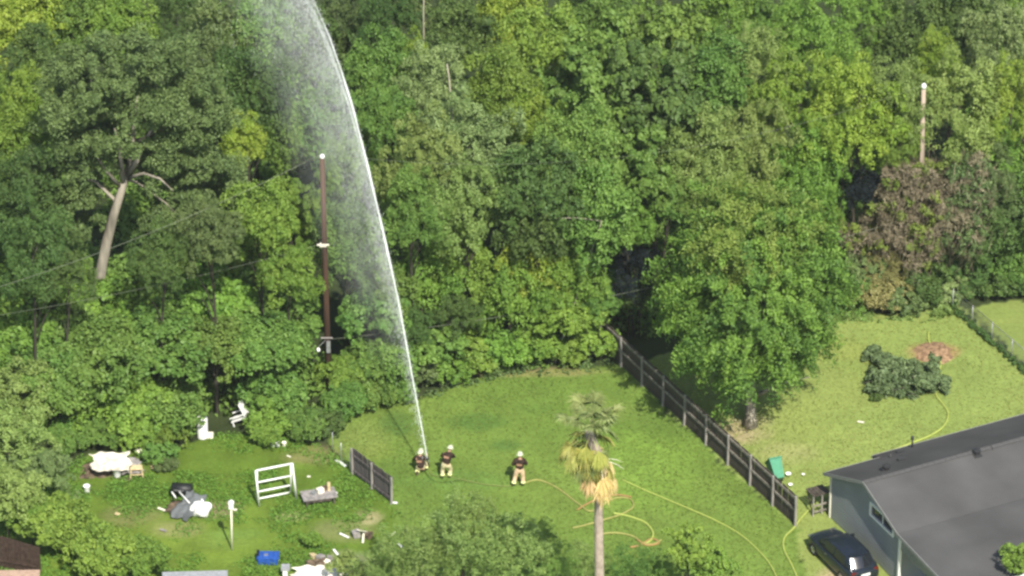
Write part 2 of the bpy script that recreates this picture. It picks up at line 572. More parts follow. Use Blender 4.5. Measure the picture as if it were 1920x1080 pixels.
def strands(name, seed, n=5000, L=.28, W=.02, zs=1.0, hang=1.0):
    """a mound of hanging strands"""
    rs = np.random.RandomState(seed)
    d = unit(rs.randn(n * 2, 3))
    d = d[d[:, 2] > -.2][:n]
    rr = rs.uniform(.72, 1.0, len(d)) * (1 + .14 * np.sin(5 * np.arctan2(d[:, 1], d[:, 0])))
    P = d * rr[:, None] * np.array((1, 1, zs))
    T = unit(np.stack([d[:, 0], d[:, 1], np.zeros(len(d))], -1) * .55 + np.array((0, 0, -hang)) + rs.randn(len(d), 3) * .28)
    B = unit(np.cross(T, d) + rs.randn(len(d), 3) * .3)
    LL = (L * rs.uniform(.5, 1.4, len(d)))[:, None]
    WW = (W * rs.uniform(.6, 1.5, len(d)))[:, None]
    a, b = P - T * LL * .5, P + T * LL * .5
    co = np.stack([a, P + B * WW, b, P - B * WW], 1).reshape(-1, 3)
    me = quads(name, co, np.arange(4 * len(d)).reshape(-1, 4))
    at = me.attributes.new('var', 'FLOAT', 'FACE')
    at.data.foreach_set('value', rs.rand(len(d)).astype(np.float32))
    return me


STY = {
    'R': [crown('crown', 10 + i) for i in range(4)],                                             # rounded clumps
    'F': [crown('crown', 30 + i, nc=80, nsub=9, per=26, leaf=.052, rc=(.14, .26), asp=.38, zs=.95) for i in range(3)],   # fine, loose
    'B': [crown('crown', 40 + i, nc=64, nsub=6, per=34, leaf=.075, rc=(.15, .25), asp=.6, zs=.9, shell=(.45, .9)) for i in range(2)],  # knobbly
    'V': [crown('crown', 50 + i, nc=90, nsub=8, per=22, leaf=.070, rc=(.16, .30), zs=.62, lo=-.15, asp=.7, core=.05) for i in range(3)],  # low mound
    'S': [crown('crown', 60 + i, nc=26, nsub=8, per=22, leaf=.125, rc=(.26, .42), zs=.75, lo=-.35, asp=.6) for i in range(3)],       # small shrub
    'W': [crown('crown', 80 + i, nc=90, nsub=7, per=16, leaf=.050, rc=(.12, .24), asp=.30, zs=.9, core=.3) for i in range(2)],  # thin, see-through
    'T': [strands('crown', 70 + i, 2600, L=.20, W=.010) for i in range(2)],                                     # hanging vines
}


def trunk_mesh(seed, limbs=5, top=.98, lean=.05, r=.018):
    """unit trunk: crown centre at height 1"""
    q = random.Random(seed)
    mb = MB()
    pts = [(0, 0, -.02), (q.uniform(-lean, lean), q.uniform(-lean, lean), .4), (q.uniform(-lean, lean), q.uniform(-lean, lean), .8), (0, 0, top)]
    mb.tube(pts, [r * 1.3, r, r * .7, r * .25], 7)
    for i in range(limbs):
        z = .5 + .35 * i / limbs
        a = q.uniform(0, 2 * PI)
        e = (math.cos(a) * .16, math.sin(a) * .16, z + .16)
        mb.tube([(0, 0, z), (e[0] * .5, e[1] * .5, z + .10), e], [r * .5, r * .35, r * .12], 5)
    return mb.mesh('trunk', True)


TRUNKS = [trunk_mesh(i) for i in range(3)]
EDGE = [(-200, 880), (0, 850), (160, 830), (330, 815), (480, 800), (600, 800), (630, 760), (780, 735), (900, 703), (1140, 682), (1185, 655),
        (1500, 600), (1590, 590), (1700, 590), (1790, 568), (1850, 552), (2200, 550)]


def edge_row(px):
    return float(np.interp(px, [e[0] for e in EDGE], [e[1] for e in EDGE]))


_n = [0]


def tree(name, cat, px, py, r_px, col, sty, label, group=None, zc=None, zmax=11.5, zscale=1.0, bark='bark', sq=1.0):
    """a tree whose crown centre is seen at (px, py); its foot stands on the ground beyond the lawn edge"""
    _n[0] += 1
    r = r_px / 35.0
    if zc is None:
        zc = max(r * .62, min(zmax, (edge_row(px) - 12 - py) / 31.0 * .93))
    p = gp(px, py, zc)
    q = random.Random(_n[0] * 13 + 5)
    e = empty(name, (p.x, p.y, 0), q.uniform(0, 2 * PI), label, cat, group)
    mes = STY[sty]
    c = link('crown', mes[_n[0] % len(mes)], e)
    if not c.data.materials: c.data.materials.append(LEAF['mid'])
    c.material_slots[0].link = 'OBJECT'
    c.material_slots[0].material = LEAF[col]
    c.location = (0, 0, zc - (.25 * r if zc > 4 else 0))
    c.scale = (r * q.uniform(.95, 1.08), r * sq * q.uniform(.95, 1.08), r * zscale * (1.3 if zc > 4 else 1) * q.uniform(.92, 1.08))
    t = link('trunk', TRUNKS[_n[0] % 3], e)
    if not t.data.materials: t.data.materials.append(M['bark'])
    t.material_slots[0].link = 'OBJECT'
    t.material_slots[0].material = M[bark]
    k = max(1.6, min(zc, r * 2.2, 5.5))
    t.scale = (k, k, zc)
    return e


# ------------------------------------------------------------------ woodland
WG = 'trees of the wood behind the yards'
TREES = [
    # top left
    (45, 30, 95, 'yel', 'R', 'yellow green tree in the top left corner of the wood'),
    (150, 15, 80, 'mid', 'R', 'mid green tree between the yellow corner tree and the dark top gap'),
    (60, 120, 70, 'drk', 'R', 'dark green tree below the yellow corner tree'),
    (55, 195, 75, 'yel', 'F', 'bright yellow tree left of the big olive oak crown'),
    (225, 45, 70, 'bri', 'R', 'bright green tree left of the dark gap at the top edge'),
    (330, 25, 62, 'drk', 'F', 'very dark tree at the top edge above the olive oak'),
    (400, 70, 85, 'oli', 'F', 'olive tree with pale bare limbs showing above the oak'),
    (480, 60, 85, 'mid', 'R', 'mid green tree half veiled by the top of the spray'),
    (465, 165, 75, 'drk', 'R', 'dark tree right of the oak behind thin mist'),
    (20, 270, 75, 'bri', 'R', 'green tree at the left edge below the bright yellow tree'),
    (50, 360, 85, 'drk', 'F', 'dark tree at the left edge beside the leaning bare trunk'),
    (60, 455, 75, 'drk', 'F', 'shaded tree at the left edge above the sunlit mound'),
    (455, 262, 48, 'yel', 'R', 'small glowing yellow green treetop right of the oak'),
    (520, 245, 60, 'mid', 'R', 'mid green tree right of the glowing treetop, left of the mist'),
    (395, 430, 70, 'oli', 'F', 'olive tree low under the right side of the oak'),
    (300, 470, 60, 'drk', 'F', 'dark tree behind the lower trunk of the oak'),
    (120, 500, 60, 'drk', 'F', 'shaded tree left of the foot of the pale oak trunk'),
    (485, 385, 60, 'bri', 'R', 'bright tree between the oak and the brown utility pole'),
    (548, 395, 55, 'bri', 'B', 'bright green tree nearly touching the brown utility pole'),
    (590, 100, 90, 'drk', 'R', 'dark tree behind the thickest mist at the top'),
    (600, 230, 85, 'mid', 'R', 'mid green tree behind the mist above the brown pole'),
    (655, 330, 70, 'mid', 'F', 'tree behind the middle of the water jet'),
    (650, 450, 70, 'mid', 'R', 'tree behind the mist right of the brown pole'),
    (540, 500, 55, 'bri', 'R', 'bright vine covered tree just left of the brown pole'),
    # top middle
    (660, 35, 70, 'oli', 'F', 'olive tree right of the spray at the top edge'),
    (735, 25, 60, 'drk', 'F', 'dark tree at the top edge left of the thin bare stem'),
    (800, 20, 75, 'oli', 'F', 'olive tree around the thin bare stem at the top edge'),
    (860, 60, 65, 'drk', 'R', 'dark tree left of the yellow treetops at the top edge'),
    (720, 130, 70, 'mid', 'R', 'mid green tree right of the jet near the top'),
    (765, 105, 48, 'yel', 'F', 'yellow treetop above the pale grey green tree'),
    (820, 165, 88, 'gry', 'F', 'pale grey green tree, upper one of three in the middle'),
    (880, 265, 95, 'gry', 'F', 'largest pale grey green tree with sunlit twigs'),
    (790, 290, 85, 'pal', 'F', 'pale green tree left of the largest grey green one'),
    (770, 390, 75, 'mid', 'F', 'feathery green tree right of the jet at mid height'),
    (870, 380, 80, 'pal', 'F', 'pale green tree below the largest grey green one'),
    (725, 215, 60, 'mid', 'R', 'mid green tree hugging the right side of the jet'),
    (950, 30, 75, 'yel', 'R', 'yellow green treetop at the top edge near the middle'),
    (1020, 70, 75, 'bri', 'R', 'bright clumpy treetop right of the yellow one'),
    (940, 165, 80, 'bri', 'R', 'bright green tree between the pale trees and the dark giant'),
    (1000, 225, 55, 'yel', 'R', 'small yellow green treetop left of the dark giant'),
    (1120, 30, 85, 'mid', 'R', 'mid green tree at the top edge above the dark giant'),
    (1130, 150, 120, 'mid', 'B', 'large knobbly tree, left half of the dark giants'),
    (1235, 190, 115, 'drk', 'B', 'large dark knobbly tree in the upper middle'),
    (1240, 60, 90, 'mid', 'B', 'knobbly tree at the top edge right of the middle'),
    (1090, 270, 80, 'mid', 'R', 'mid green tree below the dark giants'),
    (1010, 330, 80, 'drk', 'R', 'dark tree in the shade below the small yellow treetop'),
    (1110, 380, 90, 'mid', 'R', 'mid green tree in the middle of the wood'),
    (1200, 310, 80, 'mid', 'B', 'knobbly mid green tree below the large dark one'),
    (1010, 420, 70, 'drk', 'R', 'dark tree above the bright shrubs of the wood edge'),
    (1180, 405, 50, 'bri', 'R', 'bright tree just left of the two toned lawn tree'),
    (1190, 500, 50, 'shd', 'F', 'tree with deep shade painted into its leaves beside the black gap left of the lawn tree'),  # shadow left of the lawn tree carried by near-black leaf colour
    # top right
    (1350, 50, 90, 'bri', 'F', 'bright feathery tree at the top edge right of the giants'),
    (1330, 150, 85, 'mid', 'R', 'mid green tree right of the large dark knobbly tree'),
    (1440, 40, 85, 'mid', 'F', 'feathery mid green tree at the top edge'),
    (1420, 125, 75, 'pal', 'F', 'pale tree above the arching yellow green thicket'),
    (1530, 70, 95, 'bri', 'F', 'broad bright tree at the top edge in the right half'),
    (1620, 40, 70, 'bri', 'F', 'bright tree at the top edge above the grey pole'),
    (1700, 50, 75, 'drk', 'R', 'dark tree at the top edge above the grey pole'),
    (1790, 30, 80, 'drk', 'R', 'dark tree at the top edge near the right corner'),
    (1870, 70, 80, 'gry', 'F', 'hazy grey green tree in the top right corner'),
    (1750, 110, 55, 'yel', 'F', 'slender yellow green tree right above the grey pole'),
    (1930, 20, 70, 'mid', 'R', 'mid green tree cut by the top right corner'),
    (1500, 185, 95, 'yel', 'F', 'left half of the arching yellow green thicket'),
    (1600, 205, 100, 'yel', 'F', 'right half of the arching yellow green thicket'),
    (1680, 180, 75, 'pal', 'F', 'pale tree just left of the grey pole'),
    (1800, 190, 85, 'pal', 'F', 'pale green tree just right of the grey pole'),
    (1900, 180, 80, 'yel', 'F', 'yellow green tree at the right edge near the top'),
    (1850, 270, 80, 'bri', 'F', 'bright tree at the right edge behind the brown vines'),
    (1930, 310, 70, 'mid', 'R', 'mid green tree at the right edge above the dark thicket'),
    (1330, 290, 85, 'pal', 'F', 'pale stalky tree left above the two toned lawn tree'),
    (1420, 270, 80, 'pal', 'F', 'pale stalky tree behind the top of the two toned lawn tree'),
    (1250, 360, 62, 'mid', 'F', 'feathery tree behind the left shoulder of the lawn tree'),
    (1510, 310, 85, 'bri', 'F', 'bright tree behind the right shoulder of the lawn tree'),
    (1585, 235, 42, 'bri', 'F', 'bright tree above the round black hollow'),
    (1690, 262, 46, 'bri', 'F', 'bright tree right above the black hollow'),
    (1545, 405, 44, 'bri', 'F', 'bright tree left below the black hollow'),
    (1560, 505, 40, 'bri', 'F', 'bright tree between the lawn tree and the rusty vines'),
    (1870, 340, 75, 'oli', 'F', 'olive brown tree right of the dead vine mound'),
    (1840, 430, 80, 'drk', 'R', 'dark thicket tree right of the dead vine mound'),
    (1910, 420, 75, 'drk', 'R', 'dark thicket tree at the right edge'),
    (1900, 500, 60, 'mid', 'R', 'green thicket tree at the right edge by the far lawn'),
    (1835, 375, 55, 'oli', 'F', 'olive tree touching the right side of the vine tangle'),
    (1815, 505, 48, 'drk', 'R', 'dark bushy tree above the start of the overgrown wire fence'),
]
for (px, py, r, c, s, lab) in TREES:
    tree('tree', 'tree', px, py, r, c, s, lab, WG, zc=(9.5 if py < 60 and r > 60 else None), zmax=(8.2 if 490 < px < 700 else 11.5))

SHG = 'shrubs and vine mounds along the wood edge'
SHRUBS = [
    (65, 560, 105, 'bri', 'V', 'large sunlit mound of vines at the left edge'),
    (30, 640, 75, 'bri', 'V', 'sunlit vine mound at the left edge below the large mound'),
    (170, 585, 75, 'bri', 'V', 'bright vine mound below the pale oak trunk'),
    (260, 560, 85, 'mid', 'V', 'mid green vine mound right of the pale oak trunk'),
    (350, 520, 75, 'bri', 'V', 'bright vine mound below the dark oak shade'),
    (440, 505, 80, 'bri', 'V', 'bright vine mound left of the brown pole tree'),
    (400, 590, 85, 'bri', 'V', 'broad bright vine mound in the middle of the left slope'),
    (500, 590, 75, 'mid', 'V', 'vine mound left of the lower brown pole'),
    (300, 650, 85, 'mid', 'V', 'broad mid green vine mound above the junk yard'),
    (190, 670, 80, 'mid', 'V', 'vine mound above the white sheet'),
    (110, 620, 60, 'drk', 'V', 'dark vine hollow in the left slope'),
    (110, 720, 70, 'mid', 'V', 'vine mound left above the white sheet'),
    (400, 650, 58, 'mid', 'V', 'vine mound above the two white boxes in the bushes'),
    (495, 655, 56, 'mid', 'V', 'vine mound right above the two white boxes'),
    (522, 640, 58, 'mid', 'V', 'vine mound touching the lower brown pole on the left'),
    (230, 755, 70, 'bri', 'V', 'bright low mound directly above the white sheet'),
    (310, 765, 60, 'mid', 'V', 'low mound left of the upright white box'),
    (520, 738, 50, 'mid', 'V', 'low mound left of the foot of the brown pole'),
    (520, 775, 45, 'bri', 'S', 'small shrub above the little white cans'),
    (600, 790, 36, 'drk', 'S', 'dark shrub at the corner of yard and middle lawn'),
    (700, 590, 58, 'mid', 'V', 'vine mound behind the mist right of the brown pole'),
    (700, 690, 48, 'mid', 'V', 'low mound veiled by mist at the foot of the brown pole'),
    (730, 670, 50, 'mid', 'V', 'low mound right behind the lower jet'),
    (720, 540, 60, 'mid', 'R', 'shrub crossed by the jet at mid height'),
    (790, 520, 62, 'bri', 'R', 'bright shrub just right of the jet above the dark hollow'),
    (770, 610, 42, 'drk', 'F', 'dark shaded shrub right of the jet in the hollow'),
    (850, 590, 45, 'drk', 'F', 'dark shrub in the hollow above the lawn hedge'),
    (870, 500, 65, 'bri', 'R', 'bright shrub in the middle of the wood edge'),
    (960, 550, 62, 'bri', 'R', 'bright shrub with a rounded top above the lawn hedge'),
    (1000, 500, 58, 'yel', 'R', 'yellow green rounded shrub in the middle of the wood edge'),
    (1075, 510, 55, 'bri', 'R', 'bright rounded shrub left of the dark gap'),
    (1055, 590, 55, 'bri', 'V', 'bright shrub above the right end of the lawn hedge'),
    (1120, 565, 38, 'mid', 'R', 'shrub beside the dark tree shade'),
    (1200, 560, 30, 'drk', 'S', 'low dark shrub behind the shaded fence end'),
    (130, 828, 30, 'mid', 'V', 'low mound left of the rubbish heap at the yard edge'),
    (190, 812, 34, 'mid', 'V', 'low mound right behind the rubbish heap'),
    (255, 815, 34, 'bri', 'V', 'low mound behind the dirty grey cloth'),
    (100, 670, 56, 'mid', 'V', 'vine mound low in the left slope beside the leafy edge tree'),
    (150, 535, 50, 'mid', 'V', 'vine mound just left of the foot of the pale oak trunk'),
    (330, 585, 64, 'mid', 'V', 'vine mound in the middle of the left slope'),
    (225, 630, 56, 'bri', 'V', 'vine mound below the middle of the left slope'),
    (35, 520, 60, 'mid', 'V', 'vine mound at the left edge above the large sunlit one'),
    (652, 752, 34, 'mid', 'V', 'low mound at the lawn edge right of the foot of the brown pole'),
    (705, 742, 30, 'mid', 'V', 'low mound at the lawn edge left of the jet'),
    (748, 728, 30, 'mid', 'V', 'low mound at the lawn edge crossed by the foot of the jet'),
    (640, 700, 34, 'bri', 'V', 'mound just right of the junction box of the brown pole'),
    (30, 800, 44, 'bri', 'V', 'low mound behind the pale feathery tree at the left edge'),
    (130, 805, 34, 'mid', 'V', 'low mound left of the top of the white sheet'),
    (318, 812, 28, 'bri', 'V', 'low mound between the white sheet and the upright appliance'),
    (500, 812, 28, 'bri', 'V', 'low mound behind the little white cans'),
    (575, 800, 34, 'mid', 'V', 'low mound behind the cream can'),
    (815, 650, 45, 'mid', 'S', 'hedge shrub at the lawn corner right of the jet'),
    (840, 690, 38, 'bri', 'S', 'low shrub at the left end of the lawn hedge'),
    (790, 705, 36, 'oli', 'S', 'brownish low shrub at the foot of the lawn hedge'),
    (890, 660, 45, 'bri', 'S', 'second shrub of the lawn hedge from the left'),
    (950, 650, 46, 'bri', 'S', 'middle shrub of the lawn hedge'),
    (1010, 645, 44, 'bri', 'S', 'shrub of the lawn hedge right of the middle one'),
    (1070, 650, 40, 'bri', 'S', 'bright shrub near the right end of the lawn hedge'),
    (1115, 635, 40, 'bri', 'S', 'last bright shrub of the lawn hedge before the fence'),
    (1590, 545, 42, 'mid', 'S', 'shrub right of the two toned tree at the lawn edge'),
    (1640, 545, 45, 'rus', 'V', 'rusty shrub at the lawn edge below the orange vines'),
    (1690, 560, 38, 'oli', 'S', 'olive shrub at the lawn edge below the dead vine mound'),
    (1740, 530, 45, 'drk', 'S', 'dark green shrub at the back corner of the right lawn'),
    (1785, 545, 30, 'gry', 'S', 'small grey green shrub at the start of the wire fence'),
    (1870, 535, 36, 'drk', 'S', 'dark shrub behind the far corner lawn'),
    (1925, 530, 34, 'drk', 'S', 'dark shrub at the right edge behind the far lawn'),
]
for (px, py, r, c, s, lab) in SHRUBS:
    tree('shrub', 'shrub', px, py, r * (1.22 if s == 'V' else 1.08), c, s, lab, SHG, zmax=(4.0 if s == 'V' else 5.0), zscale=.95)

# bushes of the yard and in front of the camera
FRONT = [
    (40, 740, 70, 'pal', 'R', 3.2, 'pale leafy tree at the left edge beside the junk yard'),
    (20, 830, 75, 'pal', 'R', 3.4, 'pale feathery tree at the left edge level with the white sheet'),
    (75, 900, 60, 'gry', 'F', 2.4, 'grey green bush left of the white buckets'),
    (15, 930, 60, 'pal', 'R', 3.0, 'pale green bush at the left edge above the dark shed'),
    (110, 985, 62, 'bri', 'V', 1.6, 'bright vine mound climbing over the dark shed corner'),
    (190, 1035, 60, 'bri', 'V', 1.3, 'bright ground vine right of the dark shed'),
    (60, 960, 42, 'bri', 'V', 2.2, 'vine draped on the roof edge of the dark shed'),
    (270, 1050, 46, 'bri', 'V', 1.0, 'low vine patch left of the grey shed roof'),
    (870, 1012, 92, 'pal', 'F', 4.2, 'large grey green bush in front of the firefighters'),
    (790, 1050, 75, 'pal', 'F', 3.6, 'pale bush at the bottom edge left of the large grey green bush'),
    (960, 1045, 82, 'pal', 'F', 3.6, 'grey green bush at the bottom edge left of the palm'),
    (885, 955, 42, 'pal', 'F', 5.0, 'pale top sprays rising above the large grey green bush'),
    (715, 1070, 50, 'pal', 'F', 2.4, 'pale bush at the bottom edge beside the rubbish pile'),
    (1040, 1065, 52, 'mid', 'F', 2.6, 'mid green bush at the bottom edge touching the palm trunk'),
    (1100, 1060, 48, 'pal', 'F', 1.6, 'pale low bush behind the palm trunk at the bottom edge'),
    (1010, 1010, 44, 'mid', 'F', 2.4, 'mid green bush right of the large grey green bush'),
    (1240, 1070, 46, 'mid', 'F', 1.6, 'mid green low bush left of the bright tall topped one'),
    (1190, 1065, 50, 'mid', 'F', 2.0, 'mid green bush at the bottom edge right of the palm trunk'),
    (1290, 1030, 44, 'bri', 'B', 3.8, 'bright bush with a tall top at the bottom edge'),
    (1335, 1065, 42, 'bri', 'B', 3.0, 'bright bush at the bottom edge right of the tall topped one'),
    (1908, 1050, 34, 'bri', 'S', 3.4, 'small bright bush at the corner of the grey roof'),
    (655, 1065, 30, 'pal', 'S', 1.0, 'weedy shrub between the leaning boards'),
    (585, 1010, 18, 'bri', 'S', .5, 'small plant above the rubbish pile'),
    (735, 1010, 34, 'pal', 'F', 1.4, 'pale weedy bush beside the grey fence panels'),
    (300, 850, 28, 'mid', 'S', .5, 'low round bush right of the white sheet'),
    (310, 872, 20, 'oli', 'S', .3, 'dark low bush above the black tarp'),
]
for (px, py, r, c, s, z, lab) in FRONT:
    tree('bush', 'bush', px, py, r, c, 'W' if (s == 'F' and py > 940) else s, lab, 'bushes around the yard and along the bottom', zc=z, zscale=.95)

# forest floor growth nobody could count
rs = np.random.RandomState(3)


def carpet(name, poly, n, L, zr, m, label, seed, clump=2.2):
    rs = np.random.RandomState(seed)
    xs = [gp(a, b).x for a, b in poly]
    ys = [gp(a, b).y for a, b in poly]
    X = rs.uniform(min(xs), max(xs), n * 3)
    Y = rs.uniform(min(ys), max(ys), n * 3)
    px, py = to_px(X, Y, 0)
    k = inpoly(px + rs.randn(len(px)) * 6, py + rs.randn(len(px)) * 4, poly) & (fbm(X, Y, clump, seed) > .40 + .22 * rs.rand(len(px)))
    X, Y = X[k][:n], Y[k][:n]
    h = np.clip((fbm(X, Y, clump, seed) - .38) * 2.2, .05, 1) * zr
    P = np.stack([X, Y, rs.rand(len(X)) * h], -1)
    N = unit(rs.randn(len(X), 3) * .6 + np.array((0, 0, .8)))
    LL = L * rs.uniform(.6, 1.5, len(X))
    me = leaves(name, P, N, LL, LL * .5, .55 * rs.rand(len(X)) + .45 * fbm(X, Y, 1.5, seed + 3), rs)
    o = link(name, me, None, m)
    tag(o, label, None, None, 'stuff')


G3 = leaf_mat('yard_weed_leaves', (0.045, 0.090, 0.012), (0.125, 0.185, 0.028), trans=.2, spec=.1)
carpet('undergrowth', [(-150, 850), (160, 820), (300, 785), (600, 775), (630, 768), (785, 742), (930, 700), (1150, 680), (1180, 650), (1590, 584),
                       (1790, 566), (2050, 550), (2050, 200), (-150, 200)], 70000, .36, 2.2, LEAF['mid'],
       'low leafy undergrowth covering the floor of the wood', 5, 3.5)
carpet('yard_weeds', YARD, 70000, .12, .26, G3, 'rough bright weeds and tall grass growing in the junk yard', 9, 1.6)
carpet('edge_weeds', [(770, 752), (860, 728), (940, 706), (1150, 690), (1150, 672), (930, 690), (770, 735)], 3500, .2, .4, LEAF['oli'],
       'dry weeds along the back edge of the middle lawn', 19, 1.0)
carpet('corner_weeds', [(1560, 600), (1700, 606), (1800, 585), (1800, 565), (1560, 580)], 4000, .22, .5, LEAF['pal'],
       'pale weeds along the back edge of the right lawn', 29, 1.0)


def lawn_blades(name, poly, n, hgt, m, label, seed):
    rs = np.random.RandomState(seed)
    xs = [gp(a, b).x for a, b in poly]
    ys = [gp(a, b).y for a, b in poly]
    X = rs.uniform(min(xs), max(xs), n * 3)
    Y = rs.uniform(max(min(ys), 196), max(ys), n * 3)
    px, py = to_px(X, Y, 0)
    k = inpoly(px, py, poly) & (px < 2000)
    X, Y = X[k][:n], Y[k][:n]
    k = len(X)
    P = np.stack([X, Y, np.full(k, .015)], -1)
    N = unit(rs.randn(k, 3) * .35 + np.array((0, 0, 1)))
    LL = hgt * rs.uniform(.5, 1.5, k)
    me = leaves(name, P, N, LL, LL * .35, .6 * rs.rand(k) + .4 * fbm(X, Y, 2.0, seed), rs)
    tag(link(name, me, None, m), label, None, None, 'stuff')


G1 = leaf_mat('lawn_grass', (0.045, 0.070, 0.012), (0.12, 0.145, 0.03), trans=.2, spec=.1)
G2 = leaf_mat('dry_lawn_grass', (0.09, 0.115, 0.025), (0.18, 0.185, 0.06), trans=.2, spec=.1)
lawn_blades('lawn_grass', LAWN, 30000, .11, G1, 'short mown grass of the middle lawn', 2)
lawn_blades('lawn_grass', RIGHT, 26000, .11, G2, 'short paler grass of the right lawn', 4)

# ------------------------------------------------------------------ the big two toned tree on the lawn boundary
base = gp(1406, 797)
e = empty('tree', (base.x, base.y, 0), 0, 'largest tree, two toned green, on the right lawn beside the wooden fence', 'tree')
rs = np.random.RandomState(91)


def big_crown(seed, ax, zlo, zhi, n, leafL, asp, colv, part):
    """crown of the boundary tree: many drooping sprays set on an uneven ellipsoid"""
    rs = np.random.RandomState(seed)
    d = unit(rs.randn(n, 3))
    d = d[(d[:, 2] > -.75)]
    n = len(d)
    az = np.arctan2(d[:, 1], d[:, 0])
    bul = 1 + .10 * np.sin(3 * az + 1) + .08 * np.sin(7 * az + 2) + .08 * rs.randn(n)
    zc, zr = (zlo + zhi) / 2, (zhi - zlo) / 2
    rr = rs.uniform(.55, .98, n) * bul
    hz_ = d[:, 2]
    rr = rr * np.where(hz_ > -.1, 1.0, 1.0 - .25 * np.clip(-hz_, 0, 1))
    C = d * rr[:, None] * np.array((ax, ax, zr)) + np.array((0, 0, zc))
    nl = 135
    hd = unit(d * np.array((1, 1, .35)) + rs.randn(n, 3) * .35)
    P, N, V = [], [], []
    cv = rs.rand(n)
    tt = rs.rand(n, nl)
    R = rs.uniform(.6, 1.2, n)
    path = hd[:, None] * (tt[..., None] * R[:, None, None] * 1.5) + np.array((0, 0, 1))[None, None] * ((.5 * tt - .95 * tt ** 2) * R[:, None])[..., None]
    P = C[:, None] + path + rs.randn(n, nl, 3) * .15 * R[:, None, None]
    N = unit(rs.randn(n, nl, 3) * .5 + np.array((0, 0, .5)) + d[:, None] * .6)
    v = .62 * cv[:, None] + .36 * rs.rand(n, nl) + .08 * (d[:, 2:3])
    P, N, v = P.reshape(-1, 3), N.reshape(-1, 3), v.reshape(-1)
    L = leafL * rs.uniform(.6, 1.4, len(P))
    return leaves(part, P, N, L, L * asp, v, rs, .4)


BIG = leaf_mat('leaves_boundary_tree', (0.038, 0.078, 0.016), (0.150, 0.232, 0.033))
link('crown', big_crown(5, 4.15, 1.6, 13.3, 900, .20, .45, 0, 'crown'), e, BIG)
cc = big_crown(6, 2.8, 8.8, 13.8, 150, .18, .40, 0, 'crown')
link('crown', cc, e, LEAF['olv'], loc=(-.4, 0, .1))
mb = MB()
mb.tube([(0, 0, -.1), (.03, 0, .5), (.0, .1, 1.6), (-.1, .2, 3.2), (0, .2, 6), (.1, .1, 9.5)], [.42, .30, .26, .24, .16, .05], 12)
for i in range(11):
    z = 1.5 + i * .6
    a = i * 2.4
    L = 3.0 - .12 * i
    mb.tube([(0, .15, z), (math.cos(a) * L * .5, .15 + math.sin(a) * L * .5, z + .9), (math.cos(a) * L, .15 + math.sin(a) * L, z + 1.3)], [.13, .08, .02], 6)
mb.build('trunk', M['bark_pale'], e, True)

# ------------------------------------------------------------------ the old oak with the pale trunk on the left
p0 = gp(188, 520, 0.5)
base = Vector((p0.x, gp(188, 700).y, 0))


def at_depth(px, py, Y):
    """point on the line of sight of a pixel at the distance Y"""
    a, b = (px - 960) / F, (540 - py) / F
    d = Vector((a, CP + b * SP, -SP + b * CP))
    t = Y / d.y
    return Vector((d.x * t, Y, CAM_H + d.z * t))


oy = base.y
e = empty('oak_tree', base, 0, 'old oak with thin olive crown and long pale bare trunk on the left', 'tree')


def rel(px, py, dy=0.0):
    return at_depth(px, py, oy + dy) - base


mb = MB()
mb.tube([Vector((-.2, 0, -.1)), rel(182, 600), rel(188, 515), rel(200, 455), rel(214, 400), rel(232, 345), rel(244, 310), rel(250, 250), rel(258, 180)],
        [.36, .33, .29, .27, .24, .20, .15, .10, .05], 10)
mb.tube([rel(232, 345), rel(228, 312, -.4), rel(224, 278, -.6), rel(215, 240, -.8)], [.16, .12, .09, .04], 7)
mb.tube([rel(238, 330), rel(258, 300, -.6), rel(272, 262, -1), rel(298, 222, -1.3)], [.18, .13, .09, .03], 7)
mb.tube([rel(236, 335), rel(270, 325, -.8), rel(300, 335, -1.4), rel(325, 358, -1.6)], [.12, .08, .06, .02], 6)
mb.tube([rel(226, 350), rel(200, 322, -.8), rel(180, 290, -1.2)], [.12, .08, .03], 6)
mb.tube([rel(236, 335), rel(262, 345, .6), rel(310, 380, .4), rel(330, 400, .2)], [.11, .07, .04, .02], 6)
mb.tube([rel(220, 380), rel(180, 340, .5), rel(130, 330, .6)], [.11, .07, .03], 6)
mb.tube([rel(250, 270), rel(310, 240, .4), rel(370, 215, .4)], [.12, .08, .03], 6)
mb.tube([rel(248, 260), rel(200, 200, .4), rel(170, 150, .4)], [.12, .08, .03], 6)
mb.build('trunk', M['bark_pale'], e, True)


def clump_set(specs, seed, leafL, asp, nsub=10, per=40):
    """foliage made of listed clumps (centre, radius)"""
    rs = np.random.RandomState(seed)
    P, N, V = [], [], []
    for (c, R) in specs:
        c = np.array(c)
        cv = rs.rand()
        sd = unit(rs.randn(nsub, 3) + np.array((0, -.2, .4)))
        sc = c + sd * R * rs.uniform(.35, .85, (nsub, 1)) * np.array((1, 1, .7))
        sr = R * rs.uniform(.22, .42, nsub)
        ld = unit(rs.randn(nsub, per, 3) + np.array((0, 0, .3)))
        p = sc[:, None] + ld * sr[:, None, None] * rs.uniform(.5, 1.2, (nsub, per, 1))
        P.append(p.reshape(-1, 3))
        N.append(unit(ld * .6 + rs.randn(nsub, per, 3) * .5 + np.array((0, 0, .45))).reshape(-1, 3))
        V.append((.35 * cv + .2 * rs.rand(nsub, 1) + .5 * rs.rand(nsub, per)).reshape(-1))
    P, N, V = map(np.concatenate, (P, N, V))
    L = leafL * rs.uniform(.6, 1.4, len(P))
    return leaves('crown', P, N, L, L * asp, V, rs)


